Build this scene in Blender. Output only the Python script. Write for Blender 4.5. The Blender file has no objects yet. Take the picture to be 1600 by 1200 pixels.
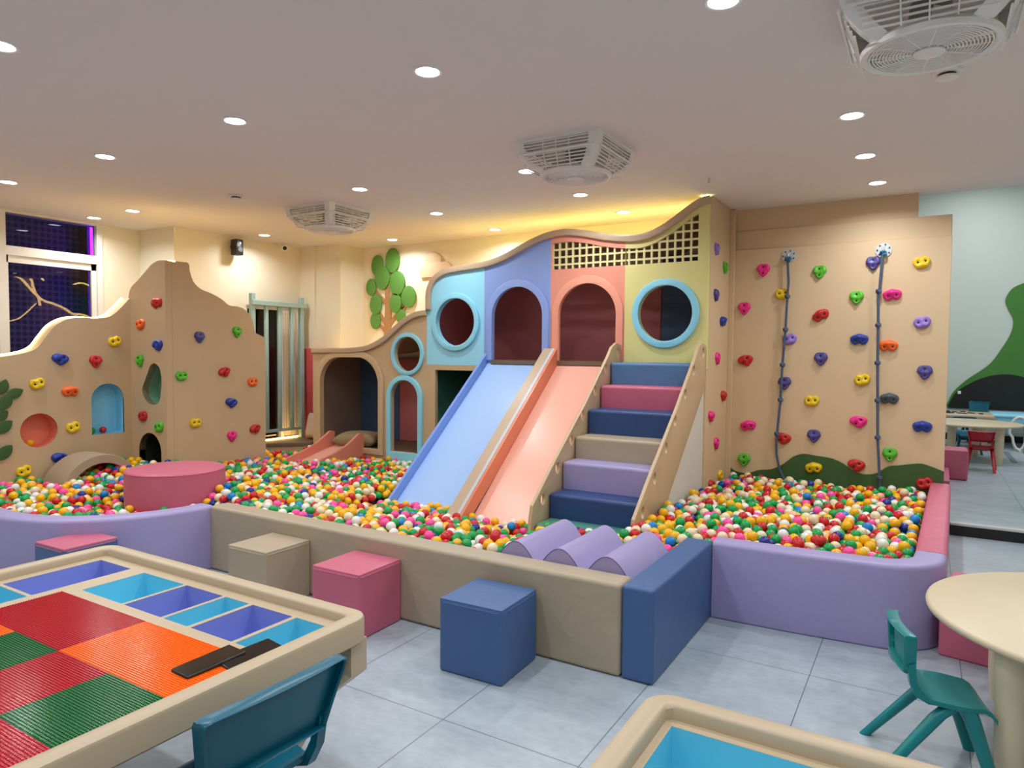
import bpy, bmesh, math, random
import numpy as np
from mathutils import Vector, Matrix
from mathutils.bvhtree import BVHTree
R = random.Random(7)
PI = math.pi
scene = bpy.context.scene
C = scene.collection

# ------------------------------------------------------------------ camera
cam_d = bpy.data.cameras.new('camera'); cam = bpy.data.objects.new('camera', cam_d); C.objects.link(cam)
cam_d.sensor_fit = 'HORIZONTAL'; cam_d.sensor_width = 36.0
cam_d.lens = 36.0 * 1074.25 / 1600.0
cam_d.clip_start = 0.05; cam_d.clip_end = 60
_pit, _rol, _th = math.radians(2.535), math.radians(0.446), math.radians(31.122)
_c, _s, _cr, _sr = math.cos(_pit), math.sin(_pit), math.cos(_rol), math.sin(_rol)
_R = np.array([[_cr, -_sr, 0], [_sr, _cr, 0], [0, 0, 1]]) @ np.array([[1, 0, 0], [0, _c, -_s], [0, _s, _c]])
_A = np.array([[math.cos(_th), math.sin(_th), 0], [0, 0, -1], [-math.sin(_th), math.cos(_th), 0]])
_M = _R @ _A                                     # world -> (right, down, forward)
mw = Matrix.Identity(4)
for i in range(3):
    mw[i][0], mw[i][1], mw[i][2] = _M[0][i], -_M[1][i], -_M[2][i]
mw[0][3], mw[1][3], mw[2][3] = 0, 0, 1.47
cam.matrix_world = mw
scene.camera = cam

# ------------------------------------------------------------------ world, exposure
w = bpy.data.worlds.new('night'); scene.world = w; w.use_nodes = True
w.node_tree.nodes['Background'].inputs[0].default_value = (0.02, 0.025, 0.05, 1)
w.node_tree.nodes['Background'].inputs[1].default_value = 0.3
vs = scene.view_settings
vs.view_transform = 'Standard'; vs.look = 'None'; vs.gamma = 1.0; vs.use_curve_mapping = False
vs.exposure = -1.12
scene.cycles.max_bounces = 7; scene.cycles.diffuse_bounces = 4; scene.cycles.glossy_bounces = 3
scene.cycles.transmission_bounces = 4; scene.cycles.caustics_reflective = False; scene.cycles.caustics_refractive = False
scene.cycles.sample_clamp_indirect = 4.0

HC = 2.834          # ceiling height
LAMP_W = 17.0
LAMP_COL = (0.95, 0.985, 1.0)
# x, y of the ceiling downlights, the last two rows are behind the camera
LAMPS = [(-3.60, 1.50), (-2.115, 2.689), (-3.546, 2.681), (-4.993, 2.709), (-6.444, 2.72), (-0.714, 2.731),
         (-6.68, 3.878), (-7.385, 3.885), (-4.101, 4.307), (-4.147, 5.417), (-6.684, 5.439), (-5.567, 6.403),
         (-4.113, 6.42), (-2.605, 4.504), (-2.585, 5.392), (-2.536, 6.24), (-0.408, 4.38), (-0.404, 5.295),
         (-0.378, 6.152), (0.60, 5.86)]
LAMPS_REAR = [(-5.0, 1.4), (-2.1, 1.4), (-0.6, 1.2), (1.0, 2.7), (1.0, 1.2), (1.5, 4.4), (-3.5, 0.0), (-2.0, -0.2), (-0.5, -0.3), (1.0, -0.3), (-6.4, 1.2), (-5.0, 0.0)]

# ------------------------------------------------------------------ helpers
def lin(c):
    return tuple(((x / 255) / 12.92 if x / 255 <= 0.04045 else (((x / 255) + 0.055) / 1.055) ** 2.4) for x in c) + (1.0,)

MATS = {}
def mat(name, rgb, rough=0.5, bump=0.0, scale=60.0, metal=0.0, spec=0.5, var=0.0, vscale=3.0, emit=None, alpha=None, coat=0.0):
    if name in MATS: return MATS[name]
    m = bpy.data.materials.new(name); m.use_nodes = True; MATS[name] = m
    nt = m.node_tree; b = nt.nodes['Principled BSDF']; col = lin(rgb)
    b.inputs['Base Color'].default_value = col; b.inputs['Roughness'].default_value = rough
    b.inputs['Metallic'].default_value = metal; b.inputs['Specular IOR Level'].default_value = spec
    b.inputs['Coat Weight'].default_value = coat
    if emit:
        b.inputs['Emission Color'].default_value = lin(emit[0]); b.inputs['Emission Strength'].default_value = emit[1]
    if bump or var:
        tc = nt.nodes.new('ShaderNodeTexCoord')
    if bump:
        n = nt.nodes.new('ShaderNodeTexNoise'); n.inputs['Scale'].default_value = scale; n.inputs['Detail'].default_value = 3
        nt.links.new(tc.outputs['Object'], n.inputs['Vector'])
        bp = nt.nodes.new('ShaderNodeBump'); bp.inputs['Strength'].default_value = bump; bp.inputs['Distance'].default_value = 0.02
        nt.links.new(n.outputs['Fac'], bp.inputs['Height']); nt.links.new(bp.outputs['Normal'], b.inputs['Normal'])
    if var:
        n2 = nt.nodes.new('ShaderNodeTexNoise'); n2.inputs['Scale'].default_value = vscale; n2.inputs['Detail'].default_value = 4
        nt.links.new(tc.outputs['Object'], n2.inputs['Vector'])
        mx = nt.nodes.new('ShaderNodeMix'); mx.data_type = 'RGBA'
        mx.inputs['A'].default_value = tuple(max(0, c * (1 - var)) for c in col[:3]) + (1,)
        mx.inputs['B'].default_value = tuple(min(1, c * (1 + var)) for c in col[:3]) + (1,)
        nt.links.new(n2.outputs['Fac'], mx.inputs['Factor']); nt.links.new(mx.outputs['Result'], b.inputs['Base Color'])
    return m

class G:
    """a bag of polygons"""
    def __init__(s): s.v = []; s.f = []; s.mi = []
    def add(s, V, F, mi=0):
        o = len(s.v); s.v += [tuple(p) for p in V]; s.f += [tuple(i + o for i in f) for f in F]; s.mi += [mi] * len(F); return s
    def box(s, x0, x1, y0, y1, z0, z1, mi=0):
        V = [(x, y, z) for z in (z0, z1) for y in (y0, y1) for x in (x0, x1)]
        return s.add(V, [(0, 2, 3, 1), (4, 5, 7, 6), (0, 1, 5, 4), (2, 6, 7, 3), (0, 4, 6, 2), (1, 3, 7, 5)], mi)
    def rbox(s, x0, x1, y0, y1, z0, z1, r=0.02, seg=3, mi=0, M=None):
        bm = bmesh.new(); bmesh.ops.create_cube(bm, size=1.0)
        for v in bm.verts:
            v.co = Vector((x0 + (v.co.x + .5) * (x1 - x0), y0 + (v.co.y + .5) * (y1 - y0), z0 + (v.co.z + .5) * (z1 - z0)))
        bmesh.ops.bevel(bm, geom=list(bm.edges), offset=r, segments=seg, profile=0.5, affect='EDGES', clamp_overlap=True)
        if M is not None: bm.transform(M)
        bm.verts.ensure_lookup_table()
        V = [tuple(v.co) for v in bm.verts]; F = [tuple(v.index for v in f.verts) for f in bm.faces]
        bm.free(); return s.add(V, F, mi)
    def ring(s, rings, closed=False, caps=True, mi=0):
        n = len(rings[0]); V = [p for r in rings for p in r]; F = []; k = len(rings)
        for i in range(k if closed else k - 1):
            a, b = i * n, ((i + 1) % k) * n
            for j in range(n):
                F.append((a + j, a + (j + 1) % n, b + (j + 1) % n, b + j))
        if caps and not closed:
            F.append(tuple(range(n - 1, -1, -1))); F.append(tuple((k - 1) * n + j for j in range(n)))
        return s.add(V, F, mi)
    def tube(s, path, r, n=8, closed=False, mi=0):
        P = [Vector(p) for p in path]; k = len(P); rr = r if isinstance(r, (list, tuple)) else [r] * k; rings = []
        up = None
        for i in range(k):
            if closed: t = P[(i + 1) % k] - P[i - 1]
            else: t = P[min(i + 1, k - 1)] - P[max(i - 1, 0)]
            t.normalize()
            if up is None:
                up = Vector((0, 0, 1)) if abs(t.z) < 0.9 else Vector((1, 0, 0))
            a = t.cross(up)
            if a.length < 1e-5: a = t.cross(Vector((1, 0, 0)))
            a.normalize(); b = a.cross(t); up = b
            rings.append([tuple(P[i] + (a * math.cos(q) + b * math.sin(q)) * rr[i]) for q in [2 * PI * j / n for j in range(n)]])
        return s.ring(rings, closed, True, mi)
    def cyl(s, p0, p1, r0, r1=None, n=16, mi=0):
        return s.tube([p0, p1], [r0, r0 if r1 is None else r1], n, False, mi)
    def lathe(s, prof, n=24, c=(0, 0, 0), sx=1.0, sy=1.0, mi=0, flip=1):
        rings = [[(c[0] + r * sx * math.cos(2 * PI * j / n), c[1] + r * sy * math.sin(2 * PI * j / n), c[2] + z) for j in range(n)] for r, z in prof]
        return s.ring(rings, False, True, mi)
    def prism(s, poly, lo, hi, ax='z', mi=0):
        def P(u, v, t): return (u, v, t) if ax == 'z' else ((t, u, v) if ax == 'x' else (u, t, v))
        n = len(poly); V = [P(u, v, lo) for u, v in poly] + [P(u, v, hi) for u, v in poly]
        F = [tuple(range(n - 1, -1, -1)), tuple(range(n, 2 * n))] + [(i, (i + 1) % n, n + (i + 1) % n, n + i) for i in range(n)]
        return s.add(V, F, mi)
    def sweep(s, path, sec, mi=0, closed=False):
        """path of (x, y); sec of (offset to the left of travel, z)"""
        P = [Vector((p[0], p[1])) for p in path]; k = len(P); rings = []
        for i in range(k):
            a = P[i] - P[i - 1] if (i > 0 or closed) else P[1] - P[0]
            b = P[(i + 1) % k] - P[i] if (i < k - 1 or closed) else P[-1] - P[-2]
            a.normalize(); b.normalize(); t = (a + b).normalized(); nrm = Vector((-t.y, t.x)); kf = 1 / max(0.4, nrm.dot(Vector((-a.y, a.x))))
            rings.append([(P[i].x + nrm.x * o * kf, P[i].y + nrm.y * o * kf, z) for o, z in sec])
        return s.ring(rings, closed, True, mi)
    def xf(s, M):
        s.v = [tuple(M @ Vector(p)) for p in s.v]; return s

LOC = {}
def place(o, name, parent, kw):
    for k, v in kw.items():
        if v is not None: o[k] = v
    if parent is not None: o.parent = parent

def obj(name, g, m, parent=None, smooth=35, wn=False, label=None, cat=None, group=None, kind=None, recalc=True, origin=None):
    """links ONE mesh object; geometry is in world space, its parent's location is taken off"""
    me = bpy.data.meshes.new(name)
    base = LOC.get(parent.name, Vector()) if parent else (Vector(origin) if origin else Vector())
    V = [(p[0] - base.x, p[1] - base.y, p[2] - base.z) for p in g.v]
    me.from_pydata(V, [], g.f)
    for x in (m if isinstance(m, (list, tuple)) else [m]): me.materials.append(x)
    if any(g.mi): me.polygons.foreach_set('material_index', g.mi)
    if recalc:
        bm = bmesh.new(); bm.from_mesh(me); bmesh.ops.recalc_face_normals(bm, faces=bm.faces); bm.to_mesh(me); bm.free()
    if smooth:
        me.polygons.foreach_set('use_smooth', [True] * len(me.polygons)); me.set_sharp_from_angle(angle=math.radians(smooth))
    me.update()
    o = bpy.data.objects.new(name, me); C.objects.link(o)
    if not parent and origin: o.location = base
    if parent: LOC[o.name] = base.copy()
    else: LOC[o.name] = base.copy()
    if wn:
        md = o.modifiers.new('wn', 'WEIGHTED_NORMAL'); md.keep_sharp = True
    place(o, name, parent, dict(label=label, category=cat, group=group, kind=kind))
    return o

def thing(name, label, cat, loc=(0, 0, 0), group=None, rotz=0.0, kind=None):
    o = bpy.data.objects.new(name, None); C.objects.link(o); o.location = loc; o.rotation_euler = (0, 0, rotz)
    o.empty_display_size = 0.1
    LOC[o.name] = Vector(loc)
    place(o, name, None, dict(label=label, category=cat, group=group, kind=kind)); return o

def local(o): LOC[o.name] = Vector((0, 0, 0)); return o           # build this thing's parts in its own space

def dup(root, loc, rot=None, label=None, group=None, mats=None):
    def cp(o, par):
        c = o.copy(); C.objects.link(c)
        if par is not None: c.parent = par
        for ch in list(o.children): cp(ch, c)
        return c
    r = cp(root, None); r.location = loc
    if rot is not None: r.rotation_euler = rot
    if label: r['label'] = label
    if group: r['group'] = group
    return r

def struct(name, g, m, **k):
    o = obj(name, g, m, **k); o['kind'] = 'structure'; return o

def spline(pts, n=6):
    """Catmull-Rom through 2D points"""
    P = [pts[0]] + list(pts) + [pts[-1]]; out = []
    for i in range(1, len(P) - 2):
        p0, p1, p2, p3 = P[i - 1], P[i], P[i + 1], P[i + 2]
        for k in range(n):
            t = k / n
            out.append(tuple(0.5 * ((2 * p1[d]) + (-p0[d] + p2[d]) * t + (2 * p0[d] - 5 * p1[d] + 4 * p2[d] - p3[d]) * t * t + (-p0[d] + 3 * p1[d] - 3 * p2[d] + p3[d]) * t ** 3) for d in (0, 1)))
    out.append(tuple(pts[-1])); return out

def circ(cx, cy, rx, ry=None, n=40):
    ry = rx if ry is None else ry
    return [(cx + rx * math.cos(2 * PI * i / n), cy + ry * math.sin(2 * PI * i / n)) for i in range(n)]

def arch(x0, x1, z0, zt, r=None, n=14):
    """outline of an opening with a round (or rounded) top"""
    r = (x1 - x0) / 2 if r is None else r
    out = [(x0, z0), (x1, z0)]
    out += [(x1 - r + r * math.cos(a), zt - r + r * math.sin(a)) for a in [PI / 2 * i / n for i in range(n + 1)]]
    out += [(x0 + r + r * math.cos(a), zt - r + r * math.sin(a)) for a in [PI / 2 + PI / 2 * i / n for i in range(n + 1)]]
    return out

def rrect(x0, x1, y0, y1, r, n=6):
    out = []
    for cx, cy, a0 in ((x1 - r, y1 - r, 0), (x0 + r, y1 - r, PI / 2), (x0 + r, y0 + r, PI), (x1 - r, y0 + r, 1.5 * PI)):
        out += [(cx + r * math.cos(a0 + PI / 2 * i / n), cy + r * math.sin(a0 + PI / 2 * i / n)) for i in range(n + 1)]
    return out

def plate(outlines, lo, hi, ax='y', bevel=0.0):
    """solid board with holes: outlines in (u, v), thickness from lo to hi along ax; returns G in world space"""
    cu = bpy.data.curves.new('tmp', 'CURVE'); cu.dimensions = '2D'; cu.fill_mode = 'BOTH'
    cu.extrude = abs(hi - lo) / 2 - bevel; cu.bevel_depth = bevel; cu.bevel_resolution = 2
    if bevel: cu.offset = -bevel
    for ol in outlines:
        q = []
        for p in ol:
            if not q or (abs(p[0] - q[-1][0]) + abs(p[1] - q[-1][1])) > 1e-5: q.append(p)
        if abs(q[0][0] - q[-1][0]) + abs(q[0][1] - q[-1][1]) < 1e-5: q.pop()
        s = cu.splines.new('POLY'); s.points.add(len(q) - 1); s.use_cyclic_u = True
        for p, (u, v) in zip(s.points, q): p.co = (u, v, 0, 1)
    o = bpy.data.objects.new('tmp', cu); C.objects.link(o)
    dg = bpy.context.evaluated_depsgraph_get(); me = bpy.data.meshes.new_from_object(o.evaluated_get(dg))
    bm = bmesh.new(); bm.from_mesh(me); bmesh.ops.remove_doubles(bm, verts=bm.verts, dist=1e-5); bm.verts.ensure_lookup_table(); bm.faces.ensure_lookup_table()
    bm.verts.index_update()
    mid = (lo + hi) / 2; g = G(); V = []
    for v in bm.verts:
        u, vv, t = v.co
        V.append((u, mid + t, vv) if ax == 'y' else ((mid + t, u, vv) if ax == 'x' else (u, vv, mid + t)))
    g.add(V, [tuple(v.index for v in f.verts) for f in bm.faces])
    bm.free(); C.objects.unlink(o); bpy.data.objects.remove(o); bpy.data.curves.remove(cu); bpy.data.meshes.remove(me)
    return g

# ------------------------------------------------------------------ materials
TAN = mat('tan_board', (204, 177, 141), 0.45, 0.03, 220)
TAN2 = mat('tan_wall_paint', (218, 191, 154), 0.6, 0.03, 200)
TRIM = mat('tan_trim', (194, 170, 144), 0.4, 0.03, 220)
CREAM = mat('cream_wall_paint', (238, 230, 208), 0.7, 0.04, 150)
MINT = mat('mint_wall_paint', (214, 222, 215), 0.7, 0.04, 150)
CEIL = mat('ceiling_paint', (238, 232, 229), 0.85, 0.03, 100)
WHITE = mat('white_plastic', (246, 244, 241), 0.35)
WFRAME = mat('white_window_frame', (232, 228, 222), 0.35)
LBLUE = mat('light_blue_board', (158, 228, 255), 0.45, 0.02, 220)
BLUE = mat('periwinkle_board', (144, 172, 236), 0.42, 0.02, 220)
CORAL = mat('coral_board', (240, 160, 138), 0.42, 0.02, 220)
YEL = mat('pale_yellow_board', (232, 224, 150), 0.45, 0.02, 220)
RINGB = mat('sky_blue_trim', (148, 222, 248), 0.4)
SLIDEB = mat('blue_slide', (164, 198, 248), 0.3, 0.01, 100)
SLIDEC = mat('coral_slide', (244, 182, 162), 0.3, 0.01, 100)
SLIDED = mat('deep_coral_slide_wall', (222, 136, 104), 0.35)
GREYE = mat('grey_edge', (196, 206, 214), 0.4)
def foam(n, c): return mat(n, c, 0.42, 0.36, 6.0, spec=0.4)
F_LAV = foam('lavender_vinyl', (163, 154, 200)); F_BEI = foam('beige_vinyl', (176, 161, 138)); F_BLU = foam('navy_blue_vinyl', (68, 100, 150))
F_PNK = foam('rose_vinyl', (200, 102, 128)); F_GRN = foam('teal_green_vinyl', (82, 146, 126)); F_STL = foam('steel_blue_vinyl', (84, 124, 170))
F_NAV = mat('navy_pad', (78, 102, 142), 0.6, 0.1, 8); F_MAR = mat('maroon_pad', (208, 122, 126), 0.6, 0.1, 8); F_BRN = mat('brown_pad', (150, 130, 116), 0.6, 0.1, 8)
F_RED = mat('red_pad', (206, 84, 92), 0.5, 0.1, 8)
WOOD = mat('brown_plank', (120, 98, 82), 0.5, 0.05, 40, var=0.15, vscale=9)
DGREEN = mat('dark_green_paint', (56, 92, 44), 0.6, 0.05, 120)
LEAFG = mat('leaf_green', (84, 140, 58), 0.55)
TRUNK = mat('trunk_brown', (166, 126, 84), 0.55)
NGREEN = mat('niche_green', (120, 164, 134), 0.5); NCORAL = mat('niche_coral', (236, 132, 106), 0.5); NBLUE = mat('niche_blue', (134, 212, 244), 0.5)
BLACK = mat('black_plastic', (22, 22, 24), 0.35); DARK = mat('black_base', (18, 17, 19), 0.5, 0.05, 60)
STEEL = mat('zinc_steel', (206, 212, 214), 0.35, metal=0.25); DSTEEL = mat('dark_bolt', (52, 50, 52), 0.45, metal=0.6)
TABLE = mat('table_birch', (196, 176, 147), 0.4, 0.02, 80, var=0.03, vscale=4); TABTOP = mat('pale_birch_top', (216, 200, 170), 0.38, 0.02, 80, var=0.03, vscale=4)
TEAL = mat('teal_plastic', (8, 128, 132), 0.32); TEALB = mat('blue_teal_plastic', (0, 96, 120), 0.32); REDP = mat('red_chair_plastic', (180, 34, 42), 0.35)
BINB = mat('bin_light_blue', (112, 210, 236), 0.4); BINP = mat('bin_violet', (140, 154, 222), 0.4)
PGREY = mat('seafoam_metal', (156, 190, 190), 0.4)
CURT = mat('cream_curtain', (236, 222, 196), 0.8, 0.1, 30)
ROPE = mat('blue_grey_rope', (82, 98, 126), 0.8, 0.6, 160)
LEDW = mat('warm_led_strip', (255, 236, 190), 0.5, emit=((255, 206, 116), 48.0))
LEDY = mat('yellow_led_strip', (255, 236, 150), 0.5, emit=((255, 235, 128), 52.0))
LAMPM = mat('lamp_diffuser', (255, 255, 255), 0.5, emit=((250, 252, 255), 40.0))
PURP = mat('violet_neon_tube', (160, 40, 255), 0.5, emit=((130, 20, 255), 30.0))
PINKBOX = F_PNK
SKIN = None

# ------------------------------------------------------------------ light fittings
def lamp(x, y, z, label, power=LAMP_W, col=LAMP_COL, group=None):
    t = thing('downlight', label, 'ceiling light', (x, y, z), group)
    g = G(); g.lathe([(0.073, 0.0), (0.073, -0.004), (0.068, -0.008), (0.058, -0.006), (0.056, 0.0)], 28, (x, y, z)); obj('bezel', g, WHITE, t)
    g = G(); g.lathe([(0.0565, -0.0015), (0.0565, -0.004), (0.04, -0.006)], 28, (x, y, z)); obj('diffuser', g, LAMPM, t)
    l = bpy.data.lights.new('downlight_glow', 'AREA'); l.shape = 'DISK'; l.size = 0.11; l.energy = power; l.color = col; l.spread = math.radians(156)
    o = bpy.data.objects.new('downlight_glow', l); C.objects.link(o); o.parent = t; o.location = (0, 0, -0.012)
LAMP_LABELS = [
    'round downlight at the far left edge of the photo, high on the ceiling', 'big bright downlight at the top centre of the ceiling, above the others',
    'downlight second from the top centre one, down toward the window', 'downlight on the ceiling midway between the top centre ones and the window',
    'downlight on the ceiling at the left edge, before the window', 'downlight cut off by the top edge of the photo',
    'downlight over the tall tan climbing panel', 'small downlight close above the dark window', 'downlight just above the farthest ceiling fan',
    'downlight between the two farther ceiling fans', 'downlight beside the black wall speaker', 'small downlight over the green tree cutout',
    'small downlight over the blue circle window of the play house', 'downlight touching the left rim of the middle ceiling fan',
    'downlight just under the middle ceiling fan', 'downlight in the yellow glow above the coral panel',
    'largest of the downlights in front of the rope climbing wall', 'middle one of the downlights in front of the rope climbing wall',
    'downlight right over the top of the rope climbing wall', 'downlight at the right edge of the photo over the mint wall']
for (x, y), lb in zip(LAMPS, LAMP_LABELS): lamp(x, y, HC, lb)
for k, (x, y) in enumerate(LAMPS_REAR): lamp(x, y, HC, 'ceiling downlight behind the view, over the tables', group='downlights over the tables')
for x, y in [(0.8, 8.4), (0.8, 10.6), (0.6, 12.4), (3.0, 9.0), (3.0, 12.0)]:
    lamp(x, y, 4.5, 'ceiling downlight of the far hall, above the view', power=48, col=(0.97, 0.98, 1.0), group='downlights of the far hall')

# ------------------------------------------------------------------ the setting
def tile_mat():
    m = bpy.data.materials.new('grey_floor_tiles'); m.use_nodes = True; nt = m.node_tree; b = nt.nodes['Principled BSDF']
    tc = nt.nodes.new('ShaderNodeTexCoord'); sep = nt.nodes.new('ShaderNodeSeparateXYZ'); nt.links.new(tc.outputs['Object'], sep.inputs[0])
    def M(op, a, bb=None, c=None):
        n = nt.nodes.new('ShaderNodeMath'); n.operation = op
        for i, q in enumerate((a, bb, c)):
            if q is None: continue
            if isinstance(q, (int, float)): n.inputs[i].default_value = q
            else: nt.links.new(q, n.inputs[i])
        return n.outputs[0]
    # joints: every 0.6 m across x, every 1.2 m along y
    jx = M('PINGPONG', M('ADD', sep.outputs[0], 1.623 + 6.0), 0.3); jy = M('PINGPONG', M('ADD', sep.outputs[1], -2.172 + 12.0), 0.6)
    j = M('LESS_THAN', M('MINIMUM', jx, jy), 0.0022)
    n1 = nt.nodes.new('ShaderNodeTexNoise'); n1.inputs['Scale'].default_value = 1.6; n1.inputs['Detail'].default_value = 8; n1.inputs['Roughness'].default_value = 0.65
    mp = nt.nodes.new('ShaderNodeMapping'); mp.inputs['Scale'].default_value = (1.3, 2.0, 1); nt.links.new(tc.outputs['Object'], mp.inputs[0]); nt.links.new(mp.outputs[0], n1.inputs['Vector'])
    n2 = nt.nodes.new('ShaderNodeTexNoise'); n2.inputs['Scale'].default_value = 14; n2.inputs['Detail'].default_value = 6; nt.links.new(mp.outputs[0], n2.inputs['Vector'])
    cr = nt.nodes.new('ShaderNodeValToRGB'); cr.color_ramp.elements[0].position = 0.3; cr.color_ramp.elements[1].position = 0.72
    cr.color_ramp.elements[0].color = lin((146, 158, 170)); cr.color_ramp.elements[1].color = lin((186, 197, 206))
    nt.links.new(M('ADD', M('MULTIPLY', n1.outputs['Fac'], 0.7), M('MULTIPLY', n2.outputs['Fac'], 0.3)), cr.inputs[0])
    mx = nt.nodes.new('ShaderNodeMix'); mx.data_type = 'RGBA'; nt.links.new(j, mx.inputs['Factor']); nt.links.new(cr.outputs[0], mx.inputs['A']); mx.inputs['B'].default_value = lin((104, 112, 120))
    nt.links.new(mx.outputs['Result'], b.inputs['Base Color']); b.inputs['Roughness'].default_value = 0.34; b.inputs['Specular IOR Level'].default_value = 0.45
    return m
TILE = tile_mat()
FX0, FX1, FY0 = -7.75, 2.6, -2.4
struct('floor', G().box(FX0, FX1, FY0, 6.72, -0.1, 0.0), TILE)
struct('floor_raised', G().box(0.0, 5.0, 6.72, 13.58, -0.1, 0.1).box(-0.7, 0.0, 6.9, 13.58, -0.1, 0.1), TILE)
struct('trim_1', G().box(0.2, FX1, 6.695, 6.719, 0.0, 0.086), mat('black_step_riser', (20, 20, 22), 0.4))
struct('trim_2', G().box(0.2, FX1, 6.685, 6.76, 0.087, 0.104), mat('pale_step_nosing', (196, 200, 198), 0.4))
struct('ceiling', G().box(-8.0, FX1, FY0, 6.80, HC, HC + 0.12), CEIL)
struct('wall_back', G().box(-6.42, -1.62, 6.78, 6.9, 0, HC), CREAM)
struct('wall_back_bulkhead', G().box(-1.62, -0.102, 6.70, 6.80, 0, HC), TAN2)
struct('wall_left', G().box(-7.24, -7.1, 4.70, 5.50, 0, HC).box(-7.24, -7.1, 6.32, 6.34, 0, HC).box(-7.24, -7.1, 5.50, 6.32, 2.04, HC).box(-7.24, -7.1, 5.50, 6.32, 0, 0.36)
       .box(-7.87, -7.1, 4.575, 4.70, 0, HC), CREAM)
struct('wall_left_window_side', G().box(-7.87, -7.75, 4.15, 4.575, 0, HC).box(-7.87, -7.75, FY0, 1.6, 0, HC).box(-7.87, -7.75, 1.6, 4.15, 0, 0.9), CREAM)
struct('wall_corner_column', G().box(-7.1, -6.83, 6.34, 6.9, 0, HC).box(-6.83, -6.40, 6.37, 6.9, 0, HC), CREAM)
struct('wall_right', G().box(FX1, FX1 + 0.1, FY0, 6.7, 0, HC), CREAM)
struct('wall_rear', G().box(-8.0, FX1, FY0 - 0.1, FY0, 0, HC), CREAM)
struct('wall_far', G().box(-0.7, 5.0, 13.58, 13.7, 0.0, 4.8), MINT)
struct('wall_far_left', G().box(-0.8, -0.7, 6.9, 13.7, 0.0, 4.8), MINT)
struct('wall_far_right', G().box(5.0, 5.1, 6.8, 13.7, 0.0, 4.8), MINT)
struct('ceiling_far', G().box(-0.8, 5.1, 6.9, 13.7, 4.5, 4.6), CEIL)
struct('wall_far_bulkhead', G().box(-0.8, 5.1, 6.805, 6.9, HC + 0.02, 4.6), MINT)
struct('baseboard_far', G().box(-0.7, 5.0, 13.56, 13.58, 0.1, 0.205), BLACK)

def glass_mat():
    m = bpy.data.materials.new('window_glass'); m.use_nodes = True; nt = m.node_tree; nt.nodes.clear()
    o = nt.nodes.new('ShaderNodeOutputMaterial'); t = nt.nodes.new('ShaderNodeBsdfTransparent'); gl = nt.nodes.new('ShaderNodeBsdfGlossy'); mx = nt.nodes.new('ShaderNodeMixShader'); fr = nt.nodes.new('ShaderNodeFresnel')
    fr.inputs[0].default_value = 1.32; gl.inputs['Roughness'].default_value = 0.0; t.inputs[0].default_value = (0.8, 0.82, 0.86, 1)
    nt.links.new(fr.outputs[0], mx.inputs[0]); nt.links.new(t.outputs[0], mx.inputs[1]); nt.links.new(gl.outputs[0], mx.inputs[2]); nt.links.new(mx.outputs[0], o.inputs[0]); return m
GLASS = glass_mat()
def facade_mat():
    m = bpy.data.materials.new('perforated_facade'); m.use_nodes = True; nt = m.node_tree; b = nt.nodes['Principled BSDF']
    tc = nt.nodes.new('ShaderNodeTexCoord'); mp = nt.nodes.new('ShaderNodeMapping'); nt.links.new(tc.outputs['Object'], mp.inputs[0])
    mp.inputs['Scale'].default_value = (0, 14.5, 14.5)
    vo = nt.nodes.new('ShaderNodeTexVoronoi'); vo.inputs['Randomness'].default_value = 0.0; vo.inputs['Scale'].default_value = 1.0; nt.links.new(mp.outputs[0], vo.inputs['Vector'])
    cr = nt.nodes.new('ShaderNodeValToRGB'); cr.color_ramp.elements[0].position = 0.25; cr.color_ramp.elements[0].color = lin((34, 38, 64)); cr.color_ramp.elements[1].position = 0.5; cr.color_ramp.elements[1].color = lin((84, 90, 128))
    nt.links.new(vo.outputs['Distance'], cr.inputs[0]); nt.links.new(cr.outputs[0], b.inputs['Base Color']); b.inputs['Roughness'].default_value = 0.7; return m
struct('exterior_facade', G().box(-9.1, -9.0, -1.0, 7.0, -0.5, 4.5), facade_mat())
wl = bpy.data.lights.new('facade_fill', 'AREA'); wl.shape = 'RECTANGLE'; wl.size = 0.6; wl.size_y = 3.0; wl.energy = 130; wl.color = (0.55, 0.65, 1.0)  # unseen fill light, added to brighten the facade
wo = bpy.data.objects.new('facade_fill', wl); C.objects.link(wo); wo.location = (-8.2, 1.0, 4.6); wo.rotation_euler = (0, math.radians(-14), 0)
t = thing('neon_tube', 'violet neon tube outside the dark window', 'light', (-8.78, 4.60, 0.9))
obj('tube', G().cyl((-8.78, 4.60, 0.9), (-8.78, 4.60, 3.1), 0.03), PURP, t)
obj('channel', G().box(-8.995, -8.815, 4.55, 4.65, 0.9, 3.1), BLACK, t)

w1 = thing('window_1', None, None, (-7.75, 3.1, 0.9), kind='structure')
g = G()
for y0, y1 in ((1.60, 1.67), (3.16, 3.23), (4.09, 4.15)): g.box(-7.81, -7.73, y0, y1, 0.9, HC)
for z0, z1 in ((0.9, 0.96), (2.40, 2.49), (HC - 0.02, HC)): g.box(-7.81, -7.732, 1.6, 4.15, z0, z1)
obj('window_frame', g, WFRAME, w1)
g = G()
for a, b_ in ((1.67, 3.16), (3.23, 4.09)):
    g.box(-7.80, -7.755, a, a + 0.025, 0.96, 2.40); g.box(-7.80, -7.755, b_ - 0.05, b_, 0.96, 2.40); g.box(-7.80, -7.755, a, b_, 2.33, 2.40); g.box(-7.80, -7.755, a, b_, 0.96, 1.01)
obj('window_sash', g, WFRAME, w1)
for a, b_ in ((1.67, 3.16), (3.23, 4.09)):
    obj('pane', G().box(-7.785, -7.78, a, b_, 2.49, HC - 0.02), GLASS, w1); obj('pane', G().box(-7.785, -7.78, a + 0.02, b_ - 0.05, 1.0, 2.34), GLASS, w1)
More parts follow.
